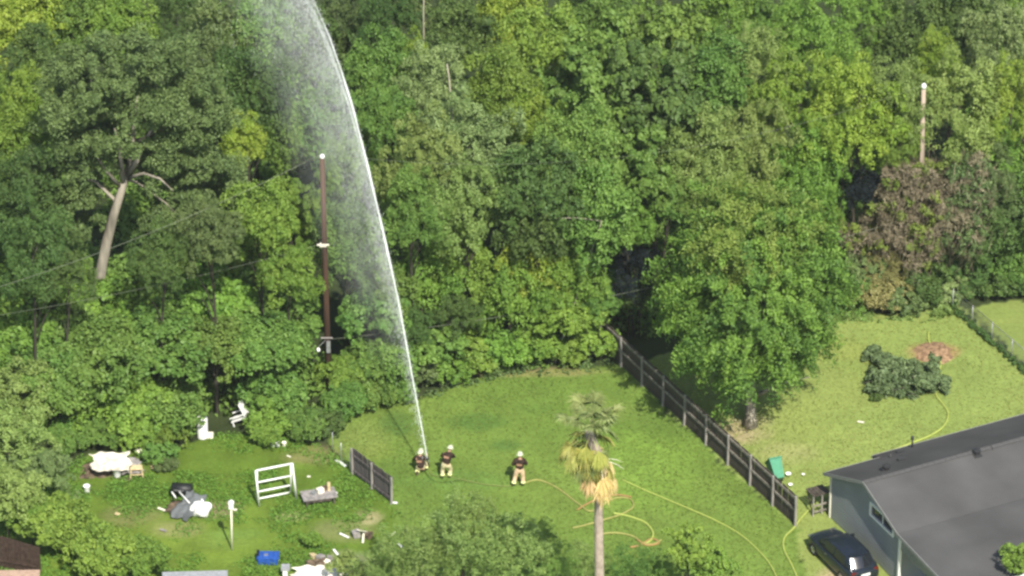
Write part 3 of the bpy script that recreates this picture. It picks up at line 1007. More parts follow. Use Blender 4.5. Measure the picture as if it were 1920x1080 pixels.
q = random.Random(77)
specs = []
for i in range(250):
    a, rr = q.uniform(0, 2 * PI), math.sqrt(q.random())
    px, py = 255 + 175 * rr * math.cos(a), 195 + 130 * rr * math.sin(a)
    d = q.uniform(-3.2, 3.2) * math.sqrt(max(0, 1 - rr * rr))
    if 205 < px < 285 and py > 285 and d < .6: continue
    specs.append((rel(px, py, d), q.uniform(.4, 1.1)))
for i in range(150):     # lower side clumps either side of the trunk
    px, py = (q.uniform(50, 190), q.uniform(290, 440)) if i % 2 else (q.uniform(270, 450), q.uniform(290, 440))
    specs.append((rel(px, py, q.uniform(-.5, 3)), q.uniform(.5, .9)))
link('crown', clump_set(specs, 78, .165, .42, 9, 52), e, LEAF['oli'])

# bare pale stems that stand out of the wood
for (pts, r, lab) in [
    ([(0, 362), (40, 410), (72, 452)], .05, 'thin pale bare trunk leaning at the left edge'),
    ([(795, 90), (794, 20), (796, -30)], .035, 'thin bare upright stem at the top edge'),
    ([(848, 230), (846, 190), (842, 145), (838, 120)], .045, 'pale bare stem on the grey green tree'),
        ([(1042, 410), (1080, 408), (1128, 414)], .035, 'nearly level pale dead branch in the middle of the wood')]:
    Y = gp(pts[0][0], min(edge_row(pts[0][0]) - 40, pts[0][1] + 300)).y
    P = [at_depth(a, b, Y - 2.2 + .2 * i) for i, (a, b) in enumerate(pts)]
    foot = Vector((P[0].x, P[0].y + .6, 0))
    mb = MB()
    if abs(P[0].z - P[-1].z) > 1.2 and P[-1].z > P[0].z or True:
        lo = min(P, key=lambda v: v.z)
        chain = sorted(P, key=lambda v: v.z)
        chain = [v_ for v_ in chain]
        mb.tube([foot] + chain, [r * 2.2] + [r * 1.2 - .4 * r * i / len(chain) for i in range(len(chain))], 6)
    o = mb.build('bare_stem', M['twig'], None, True)
    tag(o, lab, 'bare stem', 'bare stems in the wood')

# dead vines draped over the far pole, rusty vines, black-leaved tree added for the shaded hollow
VG = 'dead vines around the grey pole'


def inside(x, y, poly):
    return bool(inpoly(np.array([float(x)]), np.array([float(y)]), poly)[0])


for (poly, foot, dep, col, mix, nn, lab) in [
    ([(1716, 300), (1755, 302), (1778, 350), (1772, 420), (1750, 490), (1712, 515), (1690, 470), (1640, 478), (1575, 462), (1556, 438), (1610, 415), (1650, 375), (1662, 325), (1690, 298)],
     1722, 1.5, 'brn', .5, 330, 'broad brown mass of dead vines draped from the grey pole to the left'),
    ([(1785, 310), (1830, 290), (1870, 330), (1850, 400), (1830, 470), (1790, 490), (1770, 430)], 1812, 1.1, 'brn', .8, 110, 'sparser brown and green vine tangle right of the draped mass')]:
    q = random.Random(foot)
    Yv = gp(foot, 555).y
    f0 = Vector((gp(foot, 555).x, Yv, 0))
    e = empty('vine_mound', f0, 0, lab, 'vines', VG)
    specs, gs, ss = [], [], []
    x0, x1 = min(a for a, _ in poly), max(a for a, _ in poly)
    y0, y1 = min(a for _, a in poly), max(a for _, a in poly)
    while len(specs) < nn:
        a, b_ = q.uniform(x0, x1), q.uniform(y0, y1)
        if not inside(a, b_, poly): continue
        c_ = at_depth(a, b_, Yv + q.uniform(-dep, dep)) - f0
        if c_.z < .2: continue
        (gs if q.random() < mix and q.random() < .6 else specs).append((c_, q.uniform(.3, .62)))
        ss.append(c_)
    link('vine_leaves', clump_set(specs, foot, .17, .30, 7, 20), e, LEAF[col])
    link('green_vines', clump_set(gs, foot + 1, .17, .5, 7, 20), e, LEAF['olv' if foot == 1722 else 'oli'])
    rs_ = np.random.RandomState(foot)
    ns = 5 * len(ss)
    C_ = np.array([tuple(c_) for c_ in ss])[rs_.randint(0, len(ss), ns)] + rs_.randn(ns, 3) * .4 + np.array((0, -.5, .1))
    T_ = unit(rs_.randn(ns, 3) * np.array((.35, .3, .2)) + np.array((-.15, 0, -1)))
    B_ = unit(np.cross(T_, rs_.randn(ns, 3)))
    l_ = rs_.uniform(.15, .6, ns)[:, None]
    co = np.stack([C_ - T_ * l_, C_ + B_ * .013, C_ + T_ * l_, C_ - B_ * .013], 1).reshape(-1, 3)
    me = quads('strands', co, np.arange(4 * ns).reshape(-1, 4))
    me.attributes.new('var', 'FLOAT', 'FACE').data.foreach_set('value', rs_.rand(ns).astype(np.float32))
    o = link('strands', me, e, LEAF['brn'])
    o['kind'] = 'stuff'
    top_ = at_depth(foot, y0 + 30, Yv) - f0
    MB().tube([(0, .3, -.1), (.1, .3, top_.z * .6), (0, .3, top_.z)], [.12, .09, .05], 7).build('stem', M['bark'], e, True)
tree('shrub', 'shrub', 1665, 500, 46, 'rus', 'F', 'rusty brown leafed shrub under the dead vines', VG, zc=2.0)
tree('shrub', 'shrub', 1612, 505, 44, 'oli', 'S', 'olive shrub with pale seed heads under the vine tip', VG, zc=2.0)
tree('tree', 'tree', 1620, 345, 36, 'shd', 'R', 'small added tree, its black leaves painting the round shaded hollow left of the vines', None, zc=6.8)  # added tree, its black leaves stand for a shaded gap in the canopy
tree('tree', 'tree', 1800, 350, 60, 'oli', 'F', 'thin olive tree growing through the brown vine tangle', None, zc=6.5)
tree('tree', 'tree', 1845, 300, 60, 'oli', 'F', 'brownish olive treetop above the dark thicket', None, zc=8.0)

# ------------------------------------------------------------------ pile of cut branches on the right lawn
p = gp(1705, 735)
e = empty('branch_pile', p, 0, 'dark green pile of cut branches lying on the right lawn', 'branch pile')
q = random.Random(5)
specs = [((q.uniform(-1.8, 1.4) , q.uniform(-.7, 1.8), q.uniform(.15, 1.0)), q.uniform(.35, .62)) for i in range(46)]
specs += [((1.7 + q.uniform(-.5, .4), .1 + q.uniform(-.5, .9), .3), .35) for i in range(7)]
specs += [((-1.5 + q.uniform(-.4, .4), 3.4 + q.uniform(-.5, .6), .35), .4) for i in range(5)]
PILE = leaf_mat('leaves_wilting', (0.045, 0.066, 0.030), (0.15, 0.19, 0.085), trans=.15)
me = clump_set(specs, 12, .26, .5, 9, 26)
link('leaves', me, e, PILE)
for i in range(9):
    mb = MB()
    a = q.uniform(0, 2 * PI)
    c = Vector((q.uniform(-1.6, 1.6), q.uniform(-.6, 1.6), .1))
    mb.tube([c, c + Vector((math.cos(a) * .9, math.sin(a) * .6, .45)), c + Vector((math.cos(a) * 1.7, math.sin(a) * 1.2, .5))], [.05, .035, .012], 5)
    mb.build('branch', M['bark'], e, True)
tree('shrub', 'shrub', 1642, 745, 11, 'drk', 'S', 'tiny round bush left of the pile of cut branches', None, zc=.2)

p = gp(1752, 662)
mb = MB()
q = random.Random(8)
ring = []
n = 18
vs = [(0, 0, .22)]
for k in range(n):
    a = 2 * PI * k / n
    vs.append((math.cos(a) * .7 * q.uniform(.8, 1.15), math.sin(a) * .9 * q.uniform(.8, 1.15), .16 + q.uniform(-.04, .05)))
for k in range(n):
    a = 2 * PI * k / n
    vs.append((math.cos(a) * 1.0 * q.uniform(.7, 1.3), math.sin(a) * 1.3 * q.uniform(.85, 1.15), -.03))
fs = [(0, 1 + k, 1 + (k + 1) % n) for k in range(n)] + [(1 + k, 1 + n + k, 1 + n + (k + 1) % n, 1 + (k + 1) % n) for k in range(n)]
mb.add(vs, fs)
o = mb.build('mulch_heap', M['mulch'], None, True, loc=p)
tag(o, 'low heap of reddish brown mulch behind the branch pile', 'mulch heap')


MISTK = .24
# ------------------------------------------------------------------ fences
def picket_fence(a, b, n, h, label, wood, post, rail, zr, side=-1, lean=0.0):
    """posts and rails on the side facing the camera, pickets behind"""
    a, b = Vector(a), Vector(b)
    d = b - a
    L = d.length
    ang = math.atan2(d.y, d.x)
    e = empty('wooden_fence', a, ang, label, 'fence')
    sp = L / n
    mb = MB().box((0, 0, h / 2), (.10, .10, h + .06))
    pm = mb.mesh('post')
    pm.materials.append(post)
    for i in range(n + 1):
        link('post', pm, e, loc=(i * sp, side * .07, 0), rot=(rnd.uniform(-.02, .02), rnd.uniform(-.012, .012), 0))
    rm = MB().box((sp / 2, 0, 0), (sp - .11, .045, .135)).mesh('rail')
    rm.materials.append(rail)
    for i in range(n):
        for z in zr:
            link('rail', rm, e, loc=(i * sp, side * .045, z), rot=(0, rnd.uniform(-.006, .006), 0))
    pk = []
    for k in range(4):
        mb = MB().box((0, 0, h / 2), (.138, .022, h - .05 + .02 * k))
        m_ = mb.mesh('picket')
        m_.materials.append(wood)
        pk.append(m_)
    N = int(L / .1415)
    for i in range(N):
        link('picket', pk[rnd.randrange(4)], e, loc=((i + .5) * L / N, side * .005 * -1 + rnd.uniform(-.004, .004), .03),
             rot=(rnd.uniform(-.015, .015), rnd.uniform(-.012, .012), 0))
    return e


picket_fence(gp(1128, 652), gp(1493, 987), 9, 1.75, 'long weathered picket fence between the middle and right lawns', M['fence'], M['fence_post'], M['fence_rail'],
             (.92, 1.60), -1)
picket_fence(gp(663, 889), gp(736, 944), 2, 1.52, 'short grey picket fence between the junk yard and the middle lawn', M['fence_grey'], M['fence_post'], M['fence_grey'],
             (.25, 1.15), -1)

# overgrown wire fence on the right
a, b = gp(1786, 580), gp(2010, 772)
d = b - a
e = empty('wire_fence', a, math.atan2(d.y, d.x), 'overgrown wire mesh fence between the right lawn and the far lawn', 'fence')
L = d.length
pm = MB().tube([(0, 0, 0), (0, 0, 1.25)], .03, 8).mesh('post', True)
pm.materials.append(M['steel'])
for i in range(7):
    link('post', pm, e, loc=(i * L / 6, 0, 0))
MB().tube([(0, 0, 1.22), (L, 0, 1.22)], .02, 6).build('top_rail', M['steel'], e, True)
mb = MB()
for i in range(int(L / .11)):
    for s in (1, -1):
        x0 = i * .11
        x1 = x0 + s * 1.1
        if 0 < x1 < L: mb.tube([(x0, 0, .06), (x1, 0, 1.18)], .004, 3, cap=False)
o = mb.build('wire_mesh', M['wire'], e)
o['kind'] = 'stuff'
q = random.Random(3)
specs = [((L * q.random(), q.uniform(-.15, .15), q.uniform(.05, .3)), q.uniform(.12, .24)) for i in range(110)]
link('climbing_weeds', clump_set(specs, 44, .13, .5, 5, 16), e, LEAF['drk'])  # dark leaf colour stands for the heavy shade along this strip

# thin wire fence of the yard corner left of the middle lawn
e = empty('wire_fence', gp(624, 848), 0, 'low rusty wire fence at the corner of the junk yard', 'fence')
for i, (px, py) in enumerate([(624, 848), (640, 868), (657, 888)]):
    l = gp(px, py) - gp(624, 848)
    MB().tube([l, l + Vector((0, 0, 1.2))], .022, 6).build('post', M['steel'], e, True)
dd = gp(657, 888) - gp(624, 848)
for z in (.35, .75, 1.15):
    MB().tube([Vector((0, 0, z)), dd + Vector((0, 0, z))], .008, 4).build('wire', M['wire'], e)

# ------------------------------------------------------------------ utility poles and wires
pb = gp(617, 742)
ptop = at_depth(604, 296, pb.y + .1)
e = empty('utility_pole', pb, 0, 'tall reddish brown utility pole with a white top beside the mist', 'utility pole')
mid = (ptop - pb)
MB().tube([(0, 0, -.1), mid * .5, mid], [.175, .15, .125], 12).build('pole', M['pole_brown'], e, True)
MB().lathe([(.0, .0), (.13, .0), (.13, .12), (.06, .20), (0, .22)], mid).build('insulator', M['white'], e, True)
z455, z630 = at_depth(606, 456, pb.y) - pb, at_depth(613, 632, pb.y) - pb
mb = MB().box(z455 + Vector((0, -.17, 0)), (.62, .06, .07)).box(z455 + Vector((0, 0, -.1)), (.36, .36, .05))
mb.build('bracket', M['cream'], e)
MB().box(z630 + Vector((0, -.17, .05)), (.60, .06, .06)).build('bracket', M['grey_wood'], e)
MB().box(z630 + Vector((.08, -.24, -.45)), (.20, .18, .62)).build('junction_box', M['steel'], e)
MB().lathe([(.0, 0), (.09, 0), (.11, .08), (.05, .2), (0, .22)], z630 + Vector((-.45, -.25, -.7))).build('insulator', M['white'], e, True)
MB().beam(z630 + Vector((-.42, -.2, -.45)), z630 + Vector((-.08, -.16, -.1)), .03, .03).build('strut', M['steel'], e)

fp_y = gp(1725, 560).y
p2 = at_depth(1732, 166, fp_y)
p2b = Vector((gp(1722, 560).x, fp_y, 0))
e = empty('utility_pole', p2b, 0, 'pale grey utility pole with a white top rising from brown vines', 'utility pole')
v = p2 - p2b
MB().tube([(0, 0, -.1), v * .5, v], [.17, .14, .115], 12).build('pole', M['pole_grey'], e, True)
MB().lathe([(.0, 0), (.13, 0), (.14, .2), (.06, .30), (0, .31)], v).build('insulator', M['white'], e, True)


def wire(a, b, sag, r, label, n=24):
    pts = []
    for i in range(n + 1):
        t = i / n
        p = a.lerp(b, t)
        p.z -= sag * 4 * t * (1 - t)
        pts.append(p)
    o = MB().tube(pts, r, 5).build('overhead_wire', M['wire'], None, True)
    tag(o, label, 'wire', 'wires between the utility poles')


pt = ptop + Vector((0, 0, .25))
wire(pt, at_depth(-420, 640, pb.y - 12), 1.3, .010, 'upper wire running left from the top of the brown pole')
wire(pb + z455 + Vector((-.3, -.2, 0)), at_depth(-420, 640, pb.y - 11), .8, .007, 'middle wire running left from the cream bracket of the brown pole')
wire(pb + z630 + Vector((.3, -.2, 0)), at_depth(1728, 400, fp_y - .2), 1.0, .011, 'lower wire running right from the brown pole to the vines')
wire(pt, p2 + Vector((0, 0, .2)), 2.2, .006, 'thin top wire between the brown pole and the grey pole')

# ------------------------------------------------------------------ water jet and mist
JX = [(-140, 520), (-60, 556), (0, 588), (70, 618), (130, 639), (200, 661), (310, 689), (420, 715), (560, 746), (690, 770), (830, 796), (862, 801.5)]
J = []
Y0 = gp(801, 893).y
for i in range(61):
    s = 17.5 * (i / 60) ** 1.0
    z = 1.05 + 1.92 * s - .046 * s * s
    Y = Y0 + s
    _, py = to_px(0, Y, z)
    px = float(np.interp(py, [k[0] for k in JX], [k[1] for k in JX]))
    J.append(at_depth(px, py, Y))
WATER = bpy.data.materials.new('aerated_water')
WATER.use_nodes = True
b = WATER.node_tree.nodes['Principled BSDF']
b.inputs['Base Color'].default_value = (.88, .92, .88, 1)
b.inputs['Roughness'].default_value = .4
b.inputs['Alpha'].default_value = .42
b.inputs['Specular IOR Level'].default_value = .4
spray = empty('water_jet', J[0], 0, 'white water jet shot up from the fire hose with mist drifting left', 'water jet')
o0 = J[0].copy()
q = random.Random(10)
rad = [max(.008, (.026 + .026 * min(1, i / 15)) * (1 - max(0, i - 34) / 20) * (.62 + .55 * abs(math.sin(i * .37 + .8)) * (.7 + .6 * q.random()) if i > 12 else 1)) for i in range(61)]
MB().tube([p - o0 for p in J], rad, 10).build('stream', WATER, spray, True)
# ragged threads that peel off the left side of the stream
for k in range(5):
    mb = MB()
    i0 = 22 + int(k * 5)
    n = 22
    off = .05 + .05 * k / 7
    pts, rr = [], []
    for j in range(n):
        i = min(60, i0 + j)
        t = j / n
        pts.append(J[i] - o0 + Vector((-off - (.08 + .5 * t * t) * (.5 + k / 6), q.uniform(-.1, .1), -.35 * t * t + q.uniform(-.03, .03))))
        rr.append(max(.003, .016 * math.sin(PI * (j + .5) / n) * (.6 + .8 * q.random())))
    mb.tube(pts, rr, 5, cap=False)
    mb.build('spray_thread', WATER, spray, True)
# drops
rs = np.random.RandomState(4)
nd = 9000
ff = rs.rand(nd) ** .75 * 58.9
ii = ff.astype(int)
fr_ = (ff - ii)[:, None]
JP = np.array([tuple(p) for p in J])
tt = ii / 60
off = rs.exponential(1, nd) * (.08 + 1.1 * tt ** 1.5)
P = JP[ii] * (1 - fr_) + JP[ii + 1] * fr_ + np.stack([-off + rs.randn(nd) * .05, rs.randn(nd) * (.06 + .5 * tt), -off * .9 * rs.rand(nd)], -1) + rs.randn(nd, 3) * .05
P -= np.array(tuple(o0))
Ls = .05 + .12 * rs.rand(nd)
T = np.stack([-.12 + .1 * rs.randn(nd), .1 * rs.randn(nd), -np.ones(nd)], -1)
T = unit(T)
B = unit(np.cross(T, rs.randn(nd, 3)))
B2 = np.cross(T, B)
W_ = (.0035 + .006 * rs.rand(nd))[:, None]
Lk = Ls[:, None]
co = np.stack([P - T * Lk, P + B * W_, P - B * .5 * W_ + B2 * .87 * W_, P - B * .5 * W_ - B2 * .87 * W_, P + T * Lk], 1).reshape(-1, 3)
bi = np.arange(nd)[:, None] * 5
f = np.concatenate([bi + np.array(t_) for t_ in ((0, 1, 2), (0, 2, 3), (0, 3, 1), (4, 2, 1), (4, 3, 2), (4, 1, 3))])
dm = quads('droplets', co, f)
o = link('droplets', dm, spray, WATER)
o['kind'] = 'stuff'

# mist: a closed volume that hangs from the jet and drifts to the left
MW = [(-140, 175), (0, 172), (200, 172), (300, 160), (450, 135), (600, 105), (720, 70), (800, 25)]
ring_n = 16
hull = MB()
rows = []
for i in range(8, 61):
    p = J[i]
    _, py = to_px(*p)
    wpx = float(np.interp(py, [k[0] for k in MW], [k[1] for k in MW]))
    wd = max(.15, wpx / 35.0)
    ring = []
    for k in range(ring_n):
        a = 2 * PI * k / ring_n
        x = math.cos(a)
        ring.append(p + Vector((.10 - wd / 2 + wd / 2 * x, math.sin(a) * min(1.4, .25 + wd * .32), -.0)))
    rows.append((p, wd, ring))
vs = [v for r_ in rows for v in r_[2]]
fs = []
for i in range(len(rows) - 1):
    for k in range(ring_n):
        a, b_ = i * ring_n + k, i * ring_n + (k + 1) % ring_n
        fs.append((a, b_, b_ + ring_n, a + ring_n))
fs.append(tuple(range(ring_n))[::-1])
fs.append(tuple(range((len(rows) - 1) * ring_n, len(rows) * ring_n)))
hull.add(vs, fs)
zz = np.array([r_[0].z for r_ in rows])
cx = np.polyfit(zz, np.array([r_[0].x for r_ in rows]), 3)
cw = np.polyfit(zz, np.array([r_[1] for r_ in rows]), 3)
MIST = bpy.data.materials.new('fine_mist')
MIST.use_nodes = True
t = MIST.node_tree
t.nodes.clear()
out = t.nodes.new('ShaderNodeOutputMaterial')
pv = t.nodes.new('ShaderNodeVolumePrincipled')
pv.inputs['Color'].default_value = (.97, .98, .97, 1)
pv.inputs['Anisotropy'].default_value = -.1
t.links.new(pv.outputs[0], out.inputs['Volume'])
geo = t.nodes.new('ShaderNodeNewGeometry')
sep = t.nodes.new('ShaderNodeSeparateXYZ')
t.links.new(geo.outputs['Position'], sep.inputs[0])


def mth(op, a, b=None):
    n = t.nodes.new('ShaderNodeMath')
    n.operation = op
    for i, v_ in enumerate((a, b)):
        if v_ is None: continue
        if isinstance(v_, (int, float)): n.inputs[i].default_value = float(v_)
        else: t.links.new(v_, n.inputs[i])
    return n.outputs[0]


def poly(c):
    r = float(c[0])
    for k in c[1:]:
        r = mth('ADD', mth('MULTIPLY', r, sep.outputs['Z']), float(k))
    return r


fr = mth('DIVIDE', mth('SUBTRACT', poly(cx), sep.outputs['X']), mth('MAXIMUM', poly(cw), .2))    # 0 at the jet, 1 at the drifting edge
nz = t.nodes.new('ShaderNodeTexNoise')
mp = t.nodes.new('ShaderNodeMapping')
mp.inputs['Scale'].default_value = (.75, .5, .28)
mp.inputs['Rotation'].default_value = (0, math.radians(14), 0)
t.links.new(geo.outputs['Position'], mp.inputs[0])
t.links.new(mp.outputs[0], nz.inputs['Vector'])
nz.inputs['Scale'].default_value = 1.3
nz.inputs['Detail'].default_value = 3
fall = mth('POWER', mth('MAXIMUM', mth('SUBTRACT', 1.0, mth('MAXIMUM', fr, 0.0)), 0.0), 1.25)
core = mth('POWER', mth('MAXIMUM', mth('SUBTRACT', 1.0, mth('MULTIPLY', mth('ABSOLUTE', fr), 6.0)), 0.0), 1.0)
hz = t.nodes.new('ShaderNodeMapRange')
hz.inputs[1].default_value = 2.5
hz.inputs[2].default_value = 17.0
hz.inputs[3].default_value = .04
hz.inputs[4].default_value = 1.0
t.links.new(sep.outputs['Z'], hz.inputs[0])
hz2 = t.nodes.new('ShaderNodeMapRange')
hz2.inputs[1].default_value = 11.0
hz2.inputs[2].default_value = 18.0
hz2.inputs[3].default_value = 1.0
hz2.inputs[4].default_value = .1
t.links.new(sep.outputs['Z'], hz2.inputs[0])
nn = mth('MAXIMUM', mth('MULTIPLY', mth('SUBTRACT', nz.outputs[0], .16), 2.5), .1)
dens = mth('MULTIPLY', mth('MULTIPLY', mth('ADD', mth('MULTIPLY', fall, nn), mth('MULTIPLY', mth('MULTIPLY', core, 1.5), hz2.outputs[0])), hz.outputs[0]), MISTK)
t.links.new(dens, pv.inputs['Density'])
o = hull.build('water_mist', MIST, spray)
for v_ in o.data.vertices: v_.co -= o0
MIST.cycles.volume_step_rate = 2.0 if hasattr(MIST.cycles, 'volume_step_rate') else 1.0
S.cycles.volume_step_rate = 4.0
S.cycles.volume_max_steps = 64

# ------------------------------------------------------------------ house
HO = gp(1556, 969)
HR = math.atan2(.447, .894)
e = house = empty('house', HO, HR, 'single storey house with big grey shingle roof at the bottom right', 'house')
A1 = 17.0


def L3(a, d, z):       # a along the ridge, d from the back wall towards the camera
    return Vector((a, -d, z))


# gable wall with the window opening, built of pieces round the opening
mb = MB()


def wallpoly(pts, th=.14):
    n = len(pts)
    vs = [L3(0, d_, z_) for d_, z_ in pts] + [L3(th, d_, z_) for d_, z_ in pts]
    mb.add(vs, [tuple(range(n))[::-1], tuple(range(n, 2 * n))] + [(i, (i + 1) % n, (i + 1) % n + n, i + n) for i in range(n)])


W0, W1, WZ0, WZ1 = 3.95, 6.05, 2.45, 3.02
wallpoly([(0, -.1), (6.7, -.1), (6.7, WZ0), (0, WZ0)])
uf = lambda d_: 4.00 - (d_ - 3.5) * .31
wallpoly([(0, WZ0), (W0, WZ0), (W0, uf(W0)), (3.5, 4.00), (0, 2.50)])
wallpoly([(W0, WZ1), (W1, WZ1), (W1, uf(W1)), (W0, uf(W0))])
wallpoly([(W1, WZ0), (6.7, WZ0), (6.7, uf(6.7)), (W1, uf(W1))])
mb.build('side_wall', M['siding'], e)
mb = MB()
mb.box(L3(A1 / 2, .07, 1.2), (A1 - .3, .14, 2.5))
mb.build('back_wall', M['siding'], e)
MB().box(L3(A1 / 2, 6.63, 1.45), (A1 - .3, .14, 3.0)).build('front_wall', M['siding'], e)
MB().box(L3(A1 / 2, 3.3, .0), (A1 - .5, 6.4, .2)).build('floor_slab', M['concrete'], e)
# siding laps on the side wall
for i in range(19):
    z = .12 + i * .215
    if z > 3.7: break
    d0 = 0 if z < 2.38 else (z + .1 - 2.50) / .428 + .1
    d1 = 6.7 if z < 2.88 else 3.5 + (3.9 - z) / .31 - .15
    segs = [(d0, d1)] if not (WZ0 - .1 < z < WZ1 + .1) else [(d0, W0 - .12), (W1 + .12, d1)]
    for s0, s1 in segs:
        if s1 - s0 > .2: MB().box(L3(-.012, (s0 + s1) / 2, z), (.012, s1 - s0 - .02, .195)).build('siding_board', M['siding'], e)
# window
mb = MB()
for (s0, s1, z0, z1) in ((W0 - .10, W1 + .10, WZ1, WZ1 + .11), (W0 - .10, W1 + .10, WZ0 - .11, WZ0), (W0 - .10, W0, WZ0, WZ1), (W1, W1 + .10, WZ0, WZ1)):
    mb.box(L3(-.03, (s0 + s1) / 2, (z0 + z1) / 2), (.09, s1 - s0, z1 - z0))
wf = mb.build('window', M['white'], e)
MB().box(L3(.06, (W0 + W1) / 2, (WZ0 + WZ1) / 2), (.02, W1 - W0, WZ1 - WZ0)).build('pane', M['dark_glass'], wf)
MB().box(L3(.02, (W0 + W1) / 2, (WZ0 + WZ1) / 2), (.04, .05, WZ1 - WZ0 - .004)).build('mullion', M['white'], wf)
# corner boards
MB().box(L3(-.02, .03, 1.25), (.10, .10, 2.5)).build('corner_board', M['cream'], e)
MB().box(L3(-.03, 6.78, 1.47), (.13, .13, 2.94)).build('corner_board', M['white'], e)


# roof: planes as thick slabs
def slab(name, pts, m, th=.12, par=None):
    n = len(pts)
    pts = [Vector(p) for p in pts]
    nrm = (pts[1] - pts[0]).cross(pts[2] - pts[1]).normalized()
    if nrm.z < 0: nrm = -nrm
    vs = pts + [p - nrm * th for p in pts]
    mb = MB().add(vs, [tuple(range(n)), tuple(range(n, 2 * n))[::-1]] + [(i, i + n, (i + 1) % n + n, (i + 1) % n) for i in range(n)])
    return mb.build(name, m, par)


ov = -.28
zb = lambda d_: 4.13 - (3.5 - d_) * .428      # back slope
zf = lambda d_: 4.13 - (d_ - 3.5) * .31       # front slope
AE = 2.95
slab('roof', [L3(ov, -.28, zb(-.28)), L3(A1, -.28, zb(-.28)), L3(A1, 3.5, 4.13), L3(ov, 3.5, 4.13)], M['roof'], par=e)
slab('roof', [L3(AE, -1.05, zb(-1.05)), L3(A1, -1.05, zb(-1.05)), L3(A1, -.285, zb(-.285)), L3(AE, -.285, zb(-.285))], M['roof'], par=e)
slab('roof', [L3(ov, 3.502, 4.13), L3(A1, 3.502, 4.13), L3(A1, 6.9, zf(6.9)), L3(ov, 6.9, zf(6.9))], M['roof'], par=e)
pz0, pz1 = zf(6.9), 2.78
slab('porch_roof', [L3(ov, 6.903, pz0 - .004), L3(A1, 6.903, pz0 - .004), L3(A1, 12.3, pz1), L3(ov, 12.3, pz1)], M['roof'], par=e)
MB().box(L3(AE + .06, -.62, 1.05), (.1, .8, 2.1)).build('corner_board', M['cream'], e)
MB().box(L3(AE + 4, -.78, 1.0), (8, .1, 2.0)).build('back_wall', M['siding'], e)
# ridge caps: many short shingles
rc = MB().box((0, .085, -.012), (.32, .20, .02), Matrix.Rotation(-.40, 3, 'X')).box((0, -.085, -.016), (.32, .20, .02), Matrix.Rotation(.30, 3, 'X')).mesh('ridge_cap')
rc.materials.append(M['roof'])
for i in range(52):
    link('ridge_cap', rc, e, loc=L3(ov + .16 + i * .33, 3.5, 4.165 + rnd.uniform(-.004, .004)))
# rake and eave trim
for (p, q_) in ((L3(ov - .02, -.30, zb(-.30) - .06), L3(ov - .02, 3.5, 4.06)), (L3(ov - .02, 3.5, 4.06), L3(ov - .02, 6.9, zf(6.9) - .07)),
                (L3(ov - .02, 6.9, pz0 - .07), L3(ov - .02, 12.3, pz1 - .07))):
    MB().beam(p, q_, .035, .17).build('rake_board', M['trim'], e)
MB().box(L3(A1 / 2 - .2, 12.33, pz1 - .07), (A1, .04, .18)).build('fascia', M['white'], e)
MB().box(L3(1.4, -.31, zb(-.3) - .06), (3.1, .04, .13)).build('fascia', M['trim'], e)
MB().box(L3(AE + 7, -1.08, zb(-1.05) - .06), (14, .04, .13)).build('fascia', M['trim'], e)
# porch: side panel, posts
mb = MB()
mb.add([L3(.0, 6.80, 1.95), L3(.0, 9.9, 1.95), L3(.0, 9.9, 2.76), L3(.0, 6.80, 2.93), L3(.06, 6.80, 1.95), L3(.06, 9.9, 1.95), L3(.06, 9.9, 2.76), L3(.06, 6.80, 2.93)],
       [(0, 1, 2, 3), (7, 6, 5, 4), (0, 4, 5, 1), (1, 5, 6, 2), (2, 6, 7, 3), (3, 7, 4, 0)])
mb.build('porch_side_panel', M['trim'], e)
pm = MB().box((0, 0, 1.3), (.11, .11, 2.62)).mesh('porch_post')
pm.materials.append(M['fence_post'])
for a_, d_ in ((.03, 9.98), (.03, 12.1), (5, 12.1), (10, 12.1)):
    link('porch_post', pm, e, loc=L3(a_, d_, 0))
# roof fittings
def zroof(d_):
    return zb(d_) if d_ < 3.5 else (zf(d_) if d_ < 6.9 else pz0 + (pz1 - pz0) * (d_ - 6.9) / 5.4)


def onroof(px, py, front=False):
    """(a, d) on the house roof under a pixel, by stepping along the slopes"""
    best = None
    for i in range(0, 340):
        for j in range(-20, 245):
            a_, d_ = i * .05, j * .05
            P = Matrix.Rotation(HR, 3, 'Z') @ L3(a_, d_, zroof(d_)) + HO
            x, y = to_px(*P)
            k = (x - px) ** 2 + (y - py) ** 2
            if best is None or k < best[0]: best = (k, a_, d_)
    return best[1], best[2]


def vent(px, py, kind):
    a_, d_ = onroof(px, py)
    z = zroof(d_)
    mb = MB()
    if kind == 'flue':
        mb.tube([L3(a_, d_, z - .1), L3(a_, d_, z + .50)], .05, 10)
        mb.tube([L3(a_, d_, z + .48), L3(a_, d_, z + .62)], .085, 10)
        mb.build('flue_pipe', M['vent'], house, True)
    elif kind == 'turtle':
        mb.box(L3(a_, d_, z + .03), (.42, .42, .05), Matrix.Rotation(.40, 3, 'X'))
        mb.box(L3(a_, d_, z + .15), (.22, .22, .2))
        mb.lathe([(.0, .33), (.19, .29), (.20, .22), (.12, .2)], L3(a_, d_, z), 12)
        mb.build('roof_vent', M['vent'], house)
    elif kind == 'flat':
        mb.box(L3(a_, d_, z + .06), (.42, .16, .10), Matrix.Rotation(.40, 3, 'X'))
        mb.build('roof_vent', M['vent'], house)
    else:
        mb.tube([L3(a_, d_, z - .1), L3(a_, d_, z + .22)], .04, 8)
        mb.build('vent_pipe', M['roof_dark'], house, True)


for v_ in ((1710, 838, 'flue'), (1662, 882, 'turtle'), (1690, 862, 'flat'), (1688, 848, 'flat'), (1670, 858, 'pipe'), (1832, 852, 'turtle'), (1861, 843, 'pipe')):
    vent(*v_)

